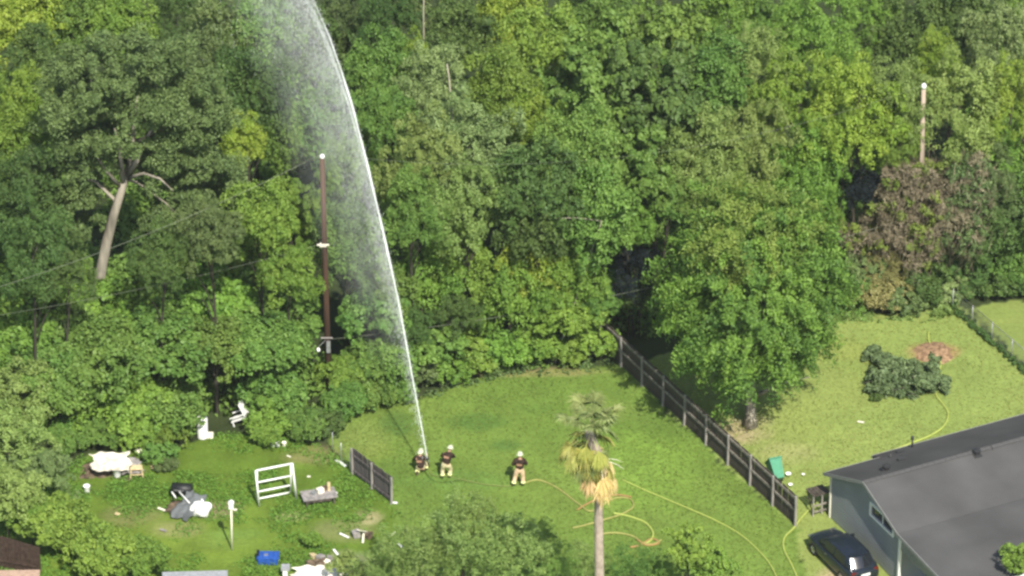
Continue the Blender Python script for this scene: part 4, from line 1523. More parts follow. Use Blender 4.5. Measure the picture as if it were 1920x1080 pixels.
# small wooden gate by the house corner
p = gp(1524, 968)
e = empty('garden_gate', p, HR, 'small weathered wooden gate frame beside the house corner', 'gate')
for x in (0, .5, .95):
    MB().box((x, 0, .55), (.07, .07, 1.15)).build('post', M['fence_post'], e)
for z in (.25, .62):
    MB().box((.5, -.05, z), (.9, .03, .09)).build('rail', M['fence_rail'], e)
for i in range(6):
    MB().box((.08 + i * .165, .4, 1.14), (.14, .85, .03)).build('board', M['fence'], e)
MB().beam((0, .05, .1), (.1, .8, 1.1), .05, .05).build('brace', M['fence'], e)

# green cart by the fence
p = gp(1466, 912)
e = empty('wheeled_bin', p, math.radians(20), 'green plastic wheeled bin tipped over behind the picket fence', 'bin')
R = Matrix.Rotation(math.radians(-48), 3, 'X')
mb = MB()
vs = []
for (z, w_, dd_) in ((0, .24, .24), (1.0, .32, .36)):
    for (sx_, sy_) in ((-1, -1), (1, -1), (1, 1), (-1, 1)):
        vs.append(R @ Vector((sx_ * w_, sy_ * dd_, z)))
sh = Vector((-.1, .2, .33))
mb.add([v_ + sh for v_ in vs], [(3, 2, 1, 0), (4, 5, 6, 7), (0, 1, 5, 4), (1, 2, 6, 5), (2, 3, 7, 6), (3, 0, 4, 7)])
mb.build('bin_body', M['teal'], e)
MB().box(R @ Vector((0, 0, 1.04)) + sh, (.70, .80, .06), R).build('lid', M['teal'], e)
MB().tube([R @ Vector((-.3, .40, 1.0)) + sh, R @ Vector((.3, .40, 1.0)) + sh], .03, 8).build('handle', M['black'], e)
for s_ in (-.27, .27):
    MB().tube([R @ Vector((s_ - .03, .28, .06)) + sh, R @ Vector((s_ + .03, .28, .06)) + sh], .12, 14).build('wheel', M['black'], e)
for (px, py, s_, lab) in ((1478, 893, .34, 'white plastic tub beside the green bin'), (1482, 912, .26, 'small white pail in front of the green bin'),
                          (1506, 892, .2, 'white lump lying on the right lawn behind the bin')):
    p = gp(px, py)
    mb = MB().lathe([(0, .02), (.30 * s_, .02), (.42 * s_, .5 * s_), (.46 * s_, .52 * s_), (.38 * s_, .5 * s_), (.28 * s_, .06), (0, .06)], n=14)
    o = mb.build('tub', M['white'], None, True, loc=p)
    tag(o, lab, 'tub', 'white tubs by the green bin')

# ------------------------------------------------------------------ car (local +Y is the front, it stands away from the camera)
p = gp(1579, 1058)
e = car = empty('parked_car', p, HR, 'dark blue hatchback parked on the grass beside the grey house', 'car')


def loft(mb, secs, mi=0, close=True):
    n = len(secs[0])
    vs = [v for s_ in secs for v in s_]
    fs = []
    for i in range(len(secs) - 1):
        for k in range(n):
            a, b_ = i * n + k, i * n + (k + 1) % n
            fs.append((a, a + n, b_ + n, b_))
    if close:
        fs.append(tuple(range(n)))
        fs.append(tuple(range((len(secs) - 1) * n, len(secs) * n))[::-1])
    mb.add(vs, fs, mi)


def bsec(y, zb_, zt, wb, wm, wt, zm=.62):
    """body section: rounded, symmetric"""
    h = [(0, zb_), (wb, zb_), (wm * .985, zb_ + .12), (wm, zm), (wm * .97, zt - .10), (wt, zt - .02), (wt * .6, zt + .015), (0, zt + .025)]
    return [(x, y, z) for x, z in h] + [(-x, y, z) for x, z in h[-2:0:-1]]


mb = MB()
st = [(-2.25, .42, .80, .55, .66, .58), (-2.20, .30, .92, .70, .80, .70), (-2.0, .22, .99, .80, .885, .80), (-1.4, .20, 1.0, .82, .91, .84), (-.6, .20, .98, .82, .915, .85),
      (.3, .20, .96, .82, .915, .85), (.95, .20, .95, .82, .91, .82), (1.5, .22, .90, .80, .89, .78), (1.95, .26, .80, .72, .83, .68), (2.18, .34, .70, .58, .70, .52), (2.24, .42, .62, .45, .55, .40)]
loft(mb, [bsec(*s_) for s_ in st])
o = mb.build('body', M['car'], e, True)
o.modifiers.new('s', 'SUBSURF').levels = 1
o.modifiers['s'].render_levels = 1


def csec(y, z0, zt, w0, wt):
    h = [(0, z0), (w0, z0), (w0 * .35 + wt * .65, z0 + (zt - z0) * .62), (wt, zt - .07), (wt * .8, zt - .01), (0, zt + .015)]
    return [(x, y, z) for x, z in h] + [(-x, y, z) for x, z in h[-2:0:-1]]


mb = MB()
cs = [(-2.08, .93, .97, .72, .66), (-1.86, .95, 1.20, .76, .58), (-1.62, .95, 1.43, .80, .58), (-1.0, .94, 1.50, .82, .60), (-.2, .94, 1.515, .83, .61), (.35, .94, 1.46, .83, .60), (.75, .93, 1.24, .81, .62), (1.15, .92, .97, .76, .66)]
loft(mb, [csec(*s_) for s_ in cs])
mb.build('cabin', M['car'], e, True)


def pane(name, pts, m=M['car_glass'], th=.012):
    pts = [Vector(p_) for p_ in pts]
    c = sum(pts, Vector()) / len(pts)
    nrm = (pts[1] - pts[0]).cross(pts[2] - pts[1]).normalized()
    if nrm.dot(c - Vector((0, c.y * .3, .8))) < 0: nrm = -nrm
    n = len(pts)
    vs = [p_ + nrm * .018 for p_ in pts] + [p_ - nrm * th for p_ in pts]
    return MB().add(vs, [tuple(range(n)), tuple(range(n, 2 * n))[::-1]] + [(i, i + n, (i + 1) % n + n, (i + 1) % n) for i in range(n)]).build(name, m, e)


gl, n_g = [], 8
for s__ in range(n_g + 1):
    x = -.60 + 1.2 * s__ / n_g
    yc = .13 * (x / .6) ** 2
    for (yy, zz_, kx) in ((-2.10, 1.02, 1.0), (-1.93, 1.22, .95), (-1.72, 1.44, .88)):
        gl.append((x * kx, yy + yc, zz_))
mb = MB().add(gl + [(x_, y_ + .05, z_ - .03) for x_, y_, z_ in gl],
              [(i * 3 + k_, (i + 1) * 3 + k_, (i + 1) * 3 + k_ + 1, i * 3 + k_ + 1) for i in range(n_g) for k_ in range(2)])
mb.build('rear_window', M['car_glass'], e, True)
pane('windscreen', [(-.64, 1.05, 1.02), (.64, 1.05, 1.02), (.55, .42, 1.43), (-.55, .42, 1.43)])
for s_ in (-1, 1):
    pane('side_window', [(s_ * .79, -.42, 1.03), (s_ * .79, .78, 1.03), (s_ * .66, .36, 1.38), (s_ * .64, -.42, 1.43)])
    pane('side_window', [(s_ * .79, -1.55, 1.04), (s_ * .79, -.50, 1.03), (s_ * .64, -.50, 1.43), (s_ * .645, -1.38, 1.40)])
    MB().box((s_ * .98, .72, 1.02), (.16, .10, .12)).build('mirror', M['car'], e)
    MB().box((s_ * .62, -2.16, .84), (.26, .10, .17)).build('tail_lamp', M['tail'], e)
    MB().box((s_ * .60, 2.02, .66), (.30, .22, .13)).build('headlight', M['chrome'], e)
    MB().box((s_ * .922, .10, .82), (.02, .16, .03)).build('door_handle', M['chrome'], e)
    for y in (-1.38, 1.38):
        wq = empty('wheel', (s_ * .80, y, .33), 0)
        wq.parent = e
        mb = MB()
        pr = [(.20, -.10), (.31, -.11), (.335, -.07), (.335, .07), (.31, .11), (.20, .10)]
        vs, fs = [], []
        N_ = 24
        for (r_, x_) in pr:
            for k in range(N_):
                a = 2 * PI * k / N_
                vs.append((x_, r_ * math.cos(a), r_ * math.sin(a)))
        for i in range(len(pr)):
            for k in range(N_):
                a0, a1 = i * N_ + k, i * N_ + (k + 1) % N_
                b0, b1 = ((i + 1) % len(pr)) * N_ + k, ((i + 1) % len(pr)) * N_ + (k + 1) % N_
                fs.append((a0, a1, b1, b0))
        mb.add(vs, fs)
        mb.build('tyre', M['rubber'], wq, True)
        mb = MB()
        for k in range(6):
            a = k * PI / 3
            mb.beam((s_ * .085, 0, 0), (s_ * .085, .20 * math.cos(a), .20 * math.sin(a)), .06, .03, up=Vector((1, 0, 0)))
        mb.tube([(s_ * .02, 0, 0), (s_ * .07, 0, 0)], .205, 20)
        mb.build('rim', M['chrome'], wq)
MB().box((0, -2.245, .42), (1.3, .06, .16)).build('bumper', M['black'], e)
MB().box((0, -2.255, .70), (.50, .03, .13)).build('number_plate', M['white'], e)
MB().box((0, -1.50, 1.475), (1.0, .26, .03)).build('roof_spoiler', M['car'], e)
MB().tube([(-.3, -2.04, .98), (.25, -2.07, 1.02)], .012, 5).build('wiper', M['black'], e)

# ------------------------------------------------------------------ palm
pb = gp(1120, 1272)
zt = 9.3
tt_ = at_depth(1126, 858, pb.y) - pb
e = palm = empty('palm_tree', pb, 0, 'tall fan palm with green top, yellow fronds and a brown dead skirt', 'palm tree')
mb = MB()
pts = [Vector((0, 0, -.1))] + [tt_ * (i / 14) + Vector((.06 * math.sin(i * .4), 0, 0)) for i in range(1, 15)]
mb.tube(pts, [.34] + [.245 - .004 * i + (.008 if i % 2 else 0) for i in range(14)], 14)
mb.build('trunk', M['palm_trunk'], e, True)
PG = leaf_mat('palm_frond_green', (0.085, 0.105, 0.035), (0.21, 0.235, 0.095), trans=.2)
PY = leaf_mat('palm_frond_yellow', (0.16, 0.165, 0.04), (0.33, 0.30, 0.09), trans=.2)
PT = leaf_mat('palm_frond_tan', (0.27, 0.20, 0.10), (0.52, 0.39, 0.21), trans=.1)
PB = leaf_mat('palm_frond_brown', (0.17, 0.11, 0.08), (0.36, 0.26, 0.19), trans=.05)


def frond(seed, stalk, blade, closed, m, root, dirn, droop):
    """a fan leaf: bent stalk and a folded fan of pointed blades"""
    q = random.Random(seed)
    d = Vector(dirn).normalized()
    pts = [Vector(root)]
    v = d.copy()
    for i in range(5):
        pts.append(pts[-1] + v * stalk / 5)
        v = (v + Vector((0, 0, -droop / 5))).normalized()
    mb = MB()
    mb.tube(pts, [.028, .025, .022, .02, .018, .016], 4)
    side = v.cross(Vector((0, 0, 1)))
    if side.length < .1: side = Vector((1, 0, 0))
    side.normalize()
    up = side.cross(v).normalized()
    c = pts[-1]
    nb = 24
    spread = math.radians(150 if not closed else 62)
    var = []
    for k in range(nb):
        a = (k / (nb - 1) - .5) * 2 * spread * .5 * 1.35
        L = blade * (1 - .25 * abs(a) / spread) * q.uniform(.8, 1.1)
        dd = (v * math.cos(a) + side * math.sin(a) + up * q.uniform(-.08, .12)).normalized()
        w_ = blade * .046
        pr = dd.cross(up).normalized() * w_
        m1 = c + dd * L * .55
        tip = c + dd * L + Vector((0, 0, -L * q.uniform(.15, .45)))
        mb.add([c, m1 + pr + up * .02, m1 - up * .03, m1 - pr + up * .02, tip], [(0, 1, 2), (0, 2, 3), (1, 4, 2), (2, 4, 3)])
    me = mb.mesh('frond')
    at = me.attributes.new('var', 'FLOAT', 'FACE')
    at.data.foreach_set('value', [q.random() for _ in me.polygons])
    me.materials.append(m)
    return link('frond', me, palm)


q = random.Random(21)
C0 = tt_ + Vector((-.10, 0, -.1))
bud = C0 + Vector((-.42, 0, 1.35))
mb = MB()
mb.tube([tt_ * .99, C0 + Vector((-.2, 0, .6)), bud, bud + Vector((-.1, 0, .5))], [.24, .26, .22, .08], 10)
mb.build('crown_shaft', M['palm_trunk'], e, True)
k = 0
for i in range(19):      # green top
    a = i * 2.4 + q.uniform(-.3, .3)
    el = q.uniform(.45, 1.5)
    r_ = bud + Vector((0, 0, .3))
    frond(100 + i, q.uniform(.6, 1.4), q.uniform(.6, .9), False, PG, r_ + Vector((q.uniform(0, .3), 0, 0)), (math.cos(a) * .55, math.sin(a) * .55, el), q.uniform(.2, .8))
for i in range(22):      # yellowing, mostly on the left
    a = PI + (i / 21 - .5) * 4.6 + q.uniform(-.2, .2)
    frond(200 + i, q.uniform(.8, 1.25), q.uniform(.7, .95), i % 2 == 0, PY if i % 3 else PG, bud - Vector((0, 0, (i % 4) * .25)), (math.cos(a), math.sin(a), q.uniform(-.1, .45)), q.uniform(1.2, 2.2))
for i in range(22):      # tan, hanging
    a = PI + (i / 21 - .5) * 5.6 + q.uniform(-.2, .2)
    frond(300 + i, q.uniform(.7, 1.4), q.uniform(.75, 1.0), True, PT if i % 4 else PY, C0 + Vector((0, 0, q.uniform(.1, .6))), (math.cos(a), math.sin(a), -.3), q.uniform(2.2, 3.5))
for i in range(12):      # brown skirt tight on the trunk
    a = i * 2.4
    frond(400 + i, q.uniform(.35, .6), q.uniform(.6, .9), True, PB if i % 3 else PT, C0 + Vector((0, 0, q.uniform(-.25, .25))), (math.cos(a) * .7, math.sin(a) * .7, -.5), 3.5)
for i in range(5):       # old flower stalks curling out
    a = [-.2, .3, 3.3, 2.8, -1.4][i]
    r_ = C0 + Vector((0, 0, -.1))
    pts = [r_ + Vector((math.cos(a) * x_, math.sin(a) * x_, .28 * x_ - .42 * x_ * x_)) for x_ in (0, .3, .6, .9, 1.2)]
    MB().tube(pts, [.02, .018, .015, .012, .008], 5).build('flower_stalk', M['cream'], e, True)


# ------------------------------------------------------------------ hoses
def hose(pxs, r, m, label, name='fire_hose', z0=None):
    P = [gp(a, b_, .03) for a, b_ in pxs]
    out = []
    n = len(P)
    for i in range(n - 1):
        p0_, p1, p2_, p3 = P[max(i - 1, 0)], P[i], P[i + 1], P[min(i + 2, n - 1)]
        for k in range(8):
            t_ = k / 8
            out.append(.5 * ((2 * p1) + (-p0_ + p2_) * t_ + (2 * p0_ - 5 * p1 + 4 * p2_ - p3) * t_ * t_ + (-p0_ + 3 * p1 - 3 * p2_ + p3) * t_ ** 3))
    out.append(P[-1])
    if z0: out = [Vector(z0)] + out
    o = MB().tube(out, r, 7).build(name, m, None, True)
    tag(o, label, 'hose', 'hoses laid out on the lawns')
    return o


hose([(1166, 899), (1200, 915), (1240, 932), (1290, 953), (1340, 975), (1385, 1000), (1420, 1030), (1448, 1065), (1470, 1120)], .038, M['hose_y'], 'long yellow hose running right from behind the palm to the bottom edge')
hose([(1741, 622), (1742, 640), (1756, 662), (1764, 680), (1760, 700), (1753, 722), (1756, 742), (1768, 758), (1778, 776), (1770, 798), (1745, 816), (1700, 834), (1660, 850),
      (1625, 872), (1590, 892), (1556, 925), (1528, 945), (1505, 968), (1488, 990), (1471, 1008), (1470, 1030), (1484, 1058), (1502, 1100)], .05, M['hose_y'],
     'long yellow hose winding over the right lawn and round the fence end')
hose([(985, 905), (1010, 900), (1045, 915), (1085, 945), (1110, 958), (1150, 935), (1180, 935), (1187, 950), (1165, 964), (1130, 975), (1095, 985), (1073, 990)], .05, M['hose_t'], 'tan hose looping on the lawn behind the palm trunk')
hose([(1082, 956), (1100, 945), (1130, 931), (1160, 928), (1184, 932)], .05, M['hose_o'], 'short orange hose crossing behind the palm trunk')
hose([(1150, 962), (1180, 968), (1210, 980), (1224, 998), (1221, 1012), (1212, 1018)], .055, M['hose_y'], 'bright yellow hose arc right of the palm trunk')
hose([(1128, 1001), (1150, 999), (1170, 1001), (1190, 1007), (1205, 1018), (1225, 1020), (1240, 1012)], .055, M['hose_t'], 'tan hose curve low on the right of the palm trunk')
hose([(1195, 1012), (1212, 1022), (1235, 1018), (1222, 1010), (1200, 1022), (1182, 1026)], .055, M['hose_o'], 'tangled orange hose end right of the palm trunk')


# ------------------------------------------------------------------ people
def skin_mesh(name, V, E, R, sub=2):
    me = bpy.data.meshes.new(name)
    me.from_pydata([tuple(v_) for v_ in V], E, [])
    o = bpy.data.objects.new('temporary_skin', me)
    COL.objects.link(o)
    o.modifiers.new('skin', 'SKIN')
    for i, sv in enumerate(me.skin_vertices[0].data):
        r_ = R[i]
        sv.radius = (r_, r_) if isinstance(r_, (int, float)) else r_
        sv.use_root = (i == 0)
    m_ = o.modifiers.new('sub', 'SUBSURF')
    m_.levels = sub
    dg = bpy.context.evaluated_depsgraph_get()
    res = bpy.data.meshes.new_from_object(o.evaluated_get(dg))
    bpy.data.objects.remove(o)
    res.name = name
    res.polygons.foreach_set('use_smooth', [True] * len(res.polygons))
    return res


def firefighter(px, py, rz, pose, label, pants, scale=1.0):
    e = empty('person', gp(px, py), rz, label, 'person', 'firefighters on the middle lawn', scale=scale)
    J_ = {k_: Vector(v_) for k_, v_ in pose.items()}
    pel, chest, neck, head = J_['pelvis'], J_['chest'], J_['neck'], J_['head']
    ax = (head - neck).normalized()
    face = J_.get('face', Vector((0, 1, 0))).normalized()
    # body: one continuous figure
    V, E, R = [], [], []

    def v(p_, r_):
        V.append(p_)
        R.append(r_)
        return len(V) - 1
    a_ = v(pel, (.15, .13))
    w_ = v(pel.lerp(chest, .5), (.145, .12))
    c_ = v(chest, (.165, .13))
    n_2 = v(neck, .065)
    h1 = v(neck + ax * .10, (.085, .095))
    h2 = v(head + ax * .02, (.085, .105))
    h3 = v(head + ax * .10, (.06, .075))
    E += [(a_, w_), (w_, c_), (c_, n_2), (n_2, h1), (h1, h2), (h2, h3)]
    for s_ in ('l', 'r'):
        sh_ = v(J_['sh_' + s_], .075)
        el_ = v(J_['el_' + s_], .052)
        wr = v(J_['ha_' + s_], .032)
        E += [(c_, sh_), (sh_, el_), (el_, wr)]
        hp = v(J_['hip_' + s_], .105)
        kn = v(J_['kn_' + s_], .07)
        an = v(J_['an_' + s_], .05)
        toe = v(J_['toe_' + s_], .045)
        E += [(a_, hp), (hp, kn), (kn, an), (an, toe)]
    body = skin_mesh('body', V, E, R, 2)
    mb = MB()
    mb.v = [tuple(v_.co) for v_ in body.vertices]
    mb.f = [tuple(p_.vertices) for p_ in body.polygons]
    mb.m = [0] * len(mb.f)
    # hands: palm, four fingers and a thumb closed round the hose
    for s_, sg in (('l', -1), ('r', 1)):
        wr, el_ = J_['ha_' + s_], J_['el_' + s_]
        d_ = (wr - el_).normalized()
        sd = d_.cross(Vector((0, 0, 1))).normalized()
        dn = d_.cross(sd).normalized()
        if dn.z > 0: dn = -dn
        mb.tube([wr - d_ * .01, wr + d_ * .045, wr + d_ * .09], [.030, .040, .034], 8)
        for fi in range(4):
            o_ = wr + d_ * .085 + sd * (-.030 + .020 * fi)
            L = (.075, .085, .080, .062)[fi]
            mb.tube([o_, o_ + d_ * L * .45 + dn * .01, o_ + d_ * L * .55 + dn * L * .45, o_ + d_ * L * .25 + dn * L * .65], [.0105, .010, .009, .007], 6)
        o_ = wr + d_ * .03 - sd * .035 * sg
        mb.tube([o_, o_ + d_ * .03 - sd * .02 * sg + dn * .01, o_ + d_ * .05 - sd * .005 * sg + dn * .035], [.013, .012, .008], 6)
    # face: nose, brow, ears, eyes, mouth
    sdx = face.cross(ax).normalized()
    mb.add([head + face * .095 + sdx * .016, head + face * .095 - sdx * .016, head + face * .128 - ax * .03, head + face * .10 + ax * .03], [(0, 1, 2), (0, 2, 3), (1, 3, 2)])
    for s_ in (-1, 1):
        mb.box(head + sdx * .098 * s_, (.02, .045, .06))
    b_ = mb.build('body', M['skin'], e, True)
    for s_ in (-1, 1):
        mbe = MB().lathe([(0, -.012), (.010, -.006), (.012, 0), (.010, .006), (0, .012)], head + face * .098 + sdx * .034 * s_ + ax * .012, 8)
        mbe.build('eye', M['black'], e, True)
    MB().box(head + face * .100 - ax * .052, (.045, .010, .010)).build('mouth', M['coat_patch'], e)
    # trousers
    V, E, R = [], [], []
    a_ = v(pel - Vector((0, 0, .02)), (.195, .17))
    w_ = v(pel.lerp(chest, .35), (.17, .15))
    E += [(a_, w_)]
    for s_ in ('l', 'r'):
        hp = v(J_['hip_' + s_].lerp(J_['kn_' + s_], .12), .145)
        m1 = v(J_['hip_' + s_].lerp(J_['kn_' + s_], .6), .125)
        kn = v(J_['kn_' + s_], .11)
        an = v(J_['kn_' + s_].lerp(J_['an_' + s_], .86), .098)
        E += [(a_, hp), (hp, m1), (m1, kn), (kn, an)]
    link('trousers', skin_mesh('trousers', V, E, R, 2), e, pants)
    for s_ in ('l', 'r'):
        k1, a1 = J_['kn_' + s_], J_['an_' + s_]
        dd_ = (a1 - k1).normalized()
        p1 = k1.lerp(a1, .60)
        MB().tube([p1, p1 + dd_ * .075], .118, 12).build('reflective_band', M['reflect'], e, True)
        V, E, R = [], [], []
        b1 = v(k1.lerp(a1, .75), .072)
        b2 = v(a1, .066)
        b3 = v(J_['toe_' + s_], (.058, .048))
        E += [(b1, b2), (b2, b3)]
        link('boot', skin_mesh('boot', V, E, R, 1), e, M['boot'])
    # coat
    V, E, R = [], [], []
    c_ = v(chest, (.215, .17))
    w_ = v(pel.lerp(chest, .45), (.20, .16))
    hm = v(pel.lerp(chest, -.22), (.225, .20))
    nn_ = v(neck - ax * .03, .11)
    E += [(c_, w_), (w_, hm), (c_, nn_)]
    for s_ in ('l', 'r'):
        sh_ = v(J_['sh_' + s_], .105)
        el_ = v(J_['el_' + s_], .082)
        wr = v(J_['el_' + s_].lerp(J_['ha_' + s_], .85), .062)
        E += [(c_, sh_), (sh_, el_), (el_, wr)]
    link('coat', skin_mesh('coat', V, E, R, 2), e, M['coat'])
    up_ = (chest - pel).normalized()
    bp_ = pel.lerp(chest, .72)
    back = -(face - up_ * face.dot(up_)).normalized()
    sdd = up_.cross(back).normalized()
    RM = Matrix((sdd, back, up_)).transposed()
    MB().box(bp_ + back * .165, (.26, .03, .10), RM).build('coat_patch', M['coat_patch'], e)
    # helmet with crown, ridge and brim
    sd3 = face.cross(ax).normalized()
    RH = Matrix((sd3, face, ax)).transposed()
    mb = MB()
    prof = [(.165, .0), (.158, .012), (.128, .03), (.125, .07), (.105, .115), (.06, .145), (0, .155)]
    vs, fs, N_ = [], [], 20
    for (r_, z_) in prof:
        for k_ in range(N_):
            an_ = 2 * PI * k_ / N_
            ex = 1.3 if r_ > .15 and math.sin(an_) < 0 else 1.1
            vs.append(RH @ Vector((r_ * math.cos(an_), r_ * ex * math.sin(an_), z_)) + head + ax * .035)
    for i in range(len(prof) - 1):
        for k_ in range(N_):
            x0, x1 = i * N_ + k_, i * N_ + (k_ + 1) % N_
            fs.append((x0, x1, x1 + N_, x0 + N_))
    mb.add(vs, fs)
    hel = mb.build('helmet', M['helmet'], e, True)
    rid = [RH @ Vector((0, y_, z_)) + head + ax * .035 for y_, z_ in ((-.14, .04), (-.11, .11), (0, .16), (.11, .11), (.14, .04))]
    MB().tube(rid, .014, 6).build('helmet_ridge', M['helmet'], hel, True)
    return e


P3 = dict(pelvis=(0, 0, 1.0), chest=(.01, .03, 1.38), neck=(.02, .03, 1.56), head=(.02, .06, 1.72), face=(.1, 1, -.15),
          sh_l=(-.20, .03, 1.46), el_l=(-.33, .02, 1.20), ha_l=(-.22, .24, 1.08), sh_r=(.22, .03, 1.46), el_r=(.35, .04, 1.22), ha_r=(.18, .28, 1.12),
          hip_l=(-.11, 0, .92), kn_l=(-.20, .04, .52), an_l=(-.30, -.04, .11), toe_l=(-.36, .14, .055),
          hip_r=(.11, 0, .92), kn_r=(.17, .05, .52), an_r=(.17, -.02, .11), toe_r=(.20, .18, .055))
firefighter(974, 912, 0, P3, 'standing firefighter alone, seen from behind in tan trousers and dark coat', M['pants'], 1.06)
P2 = dict(pelvis=(0, -.05, .90), chest=(.10, .16, 1.20), neck=(.16, .28, 1.34), head=(.21, .36, 1.48), face=(.35, 1, -.35),
          sh_l=(-.08, .22, 1.28), el_l=(-.20, .40, 1.05), ha_l=(-.15, .62, .92), sh_r=(.30, .16, 1.26), el_r=(.42, .34, 1.02), ha_r=(.26, .54, .90),
          hip_l=(-.10, -.05, .83), kn_l=(-.16, .10, .46), an_l=(-.16, -.06, .11), toe_l=(-.20, .12, .055),
          hip_r=(.11, -.05, .83), kn_r=(.24, .12, .47), an_r=(.16, -.02, .11), toe_r=(.22, .17, .055))
firefighter(836, 897, 0, P2, 'firefighter bending forward in the middle behind the kneeling one', M['pants_y'], 1.04)
P1 = dict(pelvis=(0, -.10, .40), chest=(-.02, .08, .76), neck=(-.01, .14, .92), head=(.0, .20, 1.07), face=(.3, 1, .1),
          sh_l=(-.22, .10, .84), el_l=(-.36, .26, .62), ha_l=(-.08, .46, .66), sh_r=(.19, .10, .84), el_r=(.34, .22, .62), ha_r=(.30, .44, .74),
          hip_l=(-.11, -.08, .36), kn_l=(-.18, .32, .10), an_l=(-.17, -.16, .10), toe_l=(-.17, -.28, .05),
          hip_r=(.11, -.08, .36), kn_r=(.26, .30, .44), an_r=(.27, .20, .10), toe_r=(.30, .40, .055))
firefighter(789, 887, 0, P1, 'kneeling firefighter on the left who aims the water jet', M['pants_y'], 1.04)

# nozzle and the hose that feeds it
nz_ = J[0]
dj = (J[1] - J[0]).normalized()
e = empty('hose_nozzle', nz_, 0, 'black fire nozzle held by the kneeling firefighter', 'nozzle')
MB().tube([-dj * .45, -dj * .12, -dj * .08, dj * .02], [.03, .032, .055, .062], 12).build('barrel', M['black'], e, True)
MB().tube([-dj * .30, -dj * .30 + Vector((.02, -.05, -.15))], .018, 8).build('grip', M['black'], e, True)
MB().tube([-dj * .22 + Vector((-.05, 0, .02)), -dj * .22 + Vector((-.05, 0, .12)), -dj * .22 + Vector((.05, 0, .12)), -dj * .22 + Vector((.05, 0, .02))], .010, 6).build('bale_handle', M['steel'], e, True)
pts = [nz_ - dj * .45, nz_ - dj * .75 + Vector((.05, -.1, .0)), gp(815, 893, .45), gp(826, 893, .80), gp(842, 892, .85), gp(856, 897, .35), gp(870, 900, .05), gp(905, 908, .04), gp(950, 912, .04), gp(985, 905, .04)]
o = MB().tube(pts, .026, 8).build('fire_hose', M['hose_d'], None, True)
tag(o, 'hose leading from the nozzle past the bending firefighter', 'hose', 'hoses laid out on the lawns')

# ------------------------------------------------------------------ things in the junk yard
def beamobj(name, parent, a, b_, w_, m):
    return MB().beam(a, b_, w_, w_).build(name, m, parent)


# white pipe frame
g0 = gp(486, 950)
g1 = gp(556, 936)
dx = g1 - g0
e = empty('pipe_frame', g0, math.atan2(dx.y, dx.x), 'white pipe frame with three cross rails standing on the grass', 'frame')
W_f = dx.length
H_f = 2.15
for (a_, b_) in (((0, 0, 0), (-.12, .0, H_f)), ((W_f, 0, 0), (W_f - .18, 0, H_f)), ((-.12, 0, H_f), (W_f - .18, 0, H_f))):
    MB().tube([a_, b_], .055, 8).build('pipe', M['white'], e, True)
D_f = .55
for (a_, b_) in (((.05, D_f, 0), (-.05, .03, H_f - .02)), ((W_f - .12, D_f, 0), (W_f - .24, .03, H_f - .02)),
                 ((.05, D_f * .98, .12), (W_f - .12, D_f * .98, .12)), ((.02, D_f * .75, .62), (W_f - .16, D_f * .75, .62)), ((-.02, D_f * .4, 1.3), (W_f - .2, D_f * .4, 1.3))):
    MB().tube([a_, b_], .048, 8).build('pipe', M['white'], e, True)

# grey table with things on it
g0 = gp(598, 940)
e = empty('low_table', g0, .25, 'low grey board table with clutter on it beside the pipe frame', 'table')
mb = MB().box((0, 0, .42), (1.75, .95, .06))
mb.build('table_top', M['grey_wood'], e)
for x in (-.7, .7):
    for y in (-.35, .35):
        MB().box((x, y, .195), (.09, .09, .39)).build('leg', M['fence'], e)
MB().box((-.1, -.4, .30), (1.3, .04, .16)).build('apron', M['fence'], e)
for (x, y, s_, c, lab) in ((.10, .12, (.34, .26, .2), 'cream', 'small pale box on the middle of the grey table'), (-.25, .0, (.22, .22, .12), 'steel', 'flat metal tin on the grey table'),
                           (.55, .2, (.14, .14, .42), 'tan_wood', 'upright tan block on the right of the grey table'), (.35, .25, (.2, .16, .22), 'brown_stuff', 'dark brown bundle on the grey table')):
    c_, s2 = math.cos(.25), math.sin(.25)
    lo = g0 + Vector((x * c_ - y * s2, x * s2 + y * c_, .452))
    mb = MB().box((0, 0, s_[2] / 2), s_).box((0, 0, s_[2] + .012), (s_[0] * 1.06, s_[1] * 1.06, .022))
    o = mb.build('box', M[c], None, False, loc=lo, rot=(0, 0, rnd.uniform(0, 1)))
    tag(o, lab, 'box', 'clutter on the grey table')


def bucket(px, py, r_, h_, m, label, cat='bucket', z=0, group='white buckets of the junk yard'):
    mb = MB().lathe([(0, .01), (r_ * .8, .01), (r_ * .84, .03), (r_, h_ - .03), (r_ * 1.06, h_ - .02), (r_ * 1.06, h_), (r_ * .93, h_), (r_ * .78, .05), (0, .05)], n=18)
    e = empty('bucket', gp(px, py, z), 0, label, cat, group)
    mb.build('pail', m, e, True)
    pts = [Vector((math.cos(a_) * r_ * 1.05, -.02, h_ - .05 + math.sin(a_) * -r_ * .7)) for a_ in [PI * k_ / 8 for k_ in range(9)]]
    MB().tube(pts, .008, 5).build('handle', M['steel'], e, True)


bucket(220, 893, .23, .52, M['white'], 'tall white bucket in front of the white sheet')
bucket(163, 922, .17, .36, M['white'], 'small white bucket standing alone left of the white sheet')
bucket(627, 932, .15, .25, M['white'], 'white pail at the right end of the grey table')
bucket(533, 836, .12, .22, M['cream'], 'cream can beside the white cans at the yard edge')
bucket(512, 837, .13, .26, M['white'], 'left white can under the shrubs at the back of the yard')
bucket(521, 837, .11, .24, M['white'], 'right white can under the shrubs at the back of the yard')


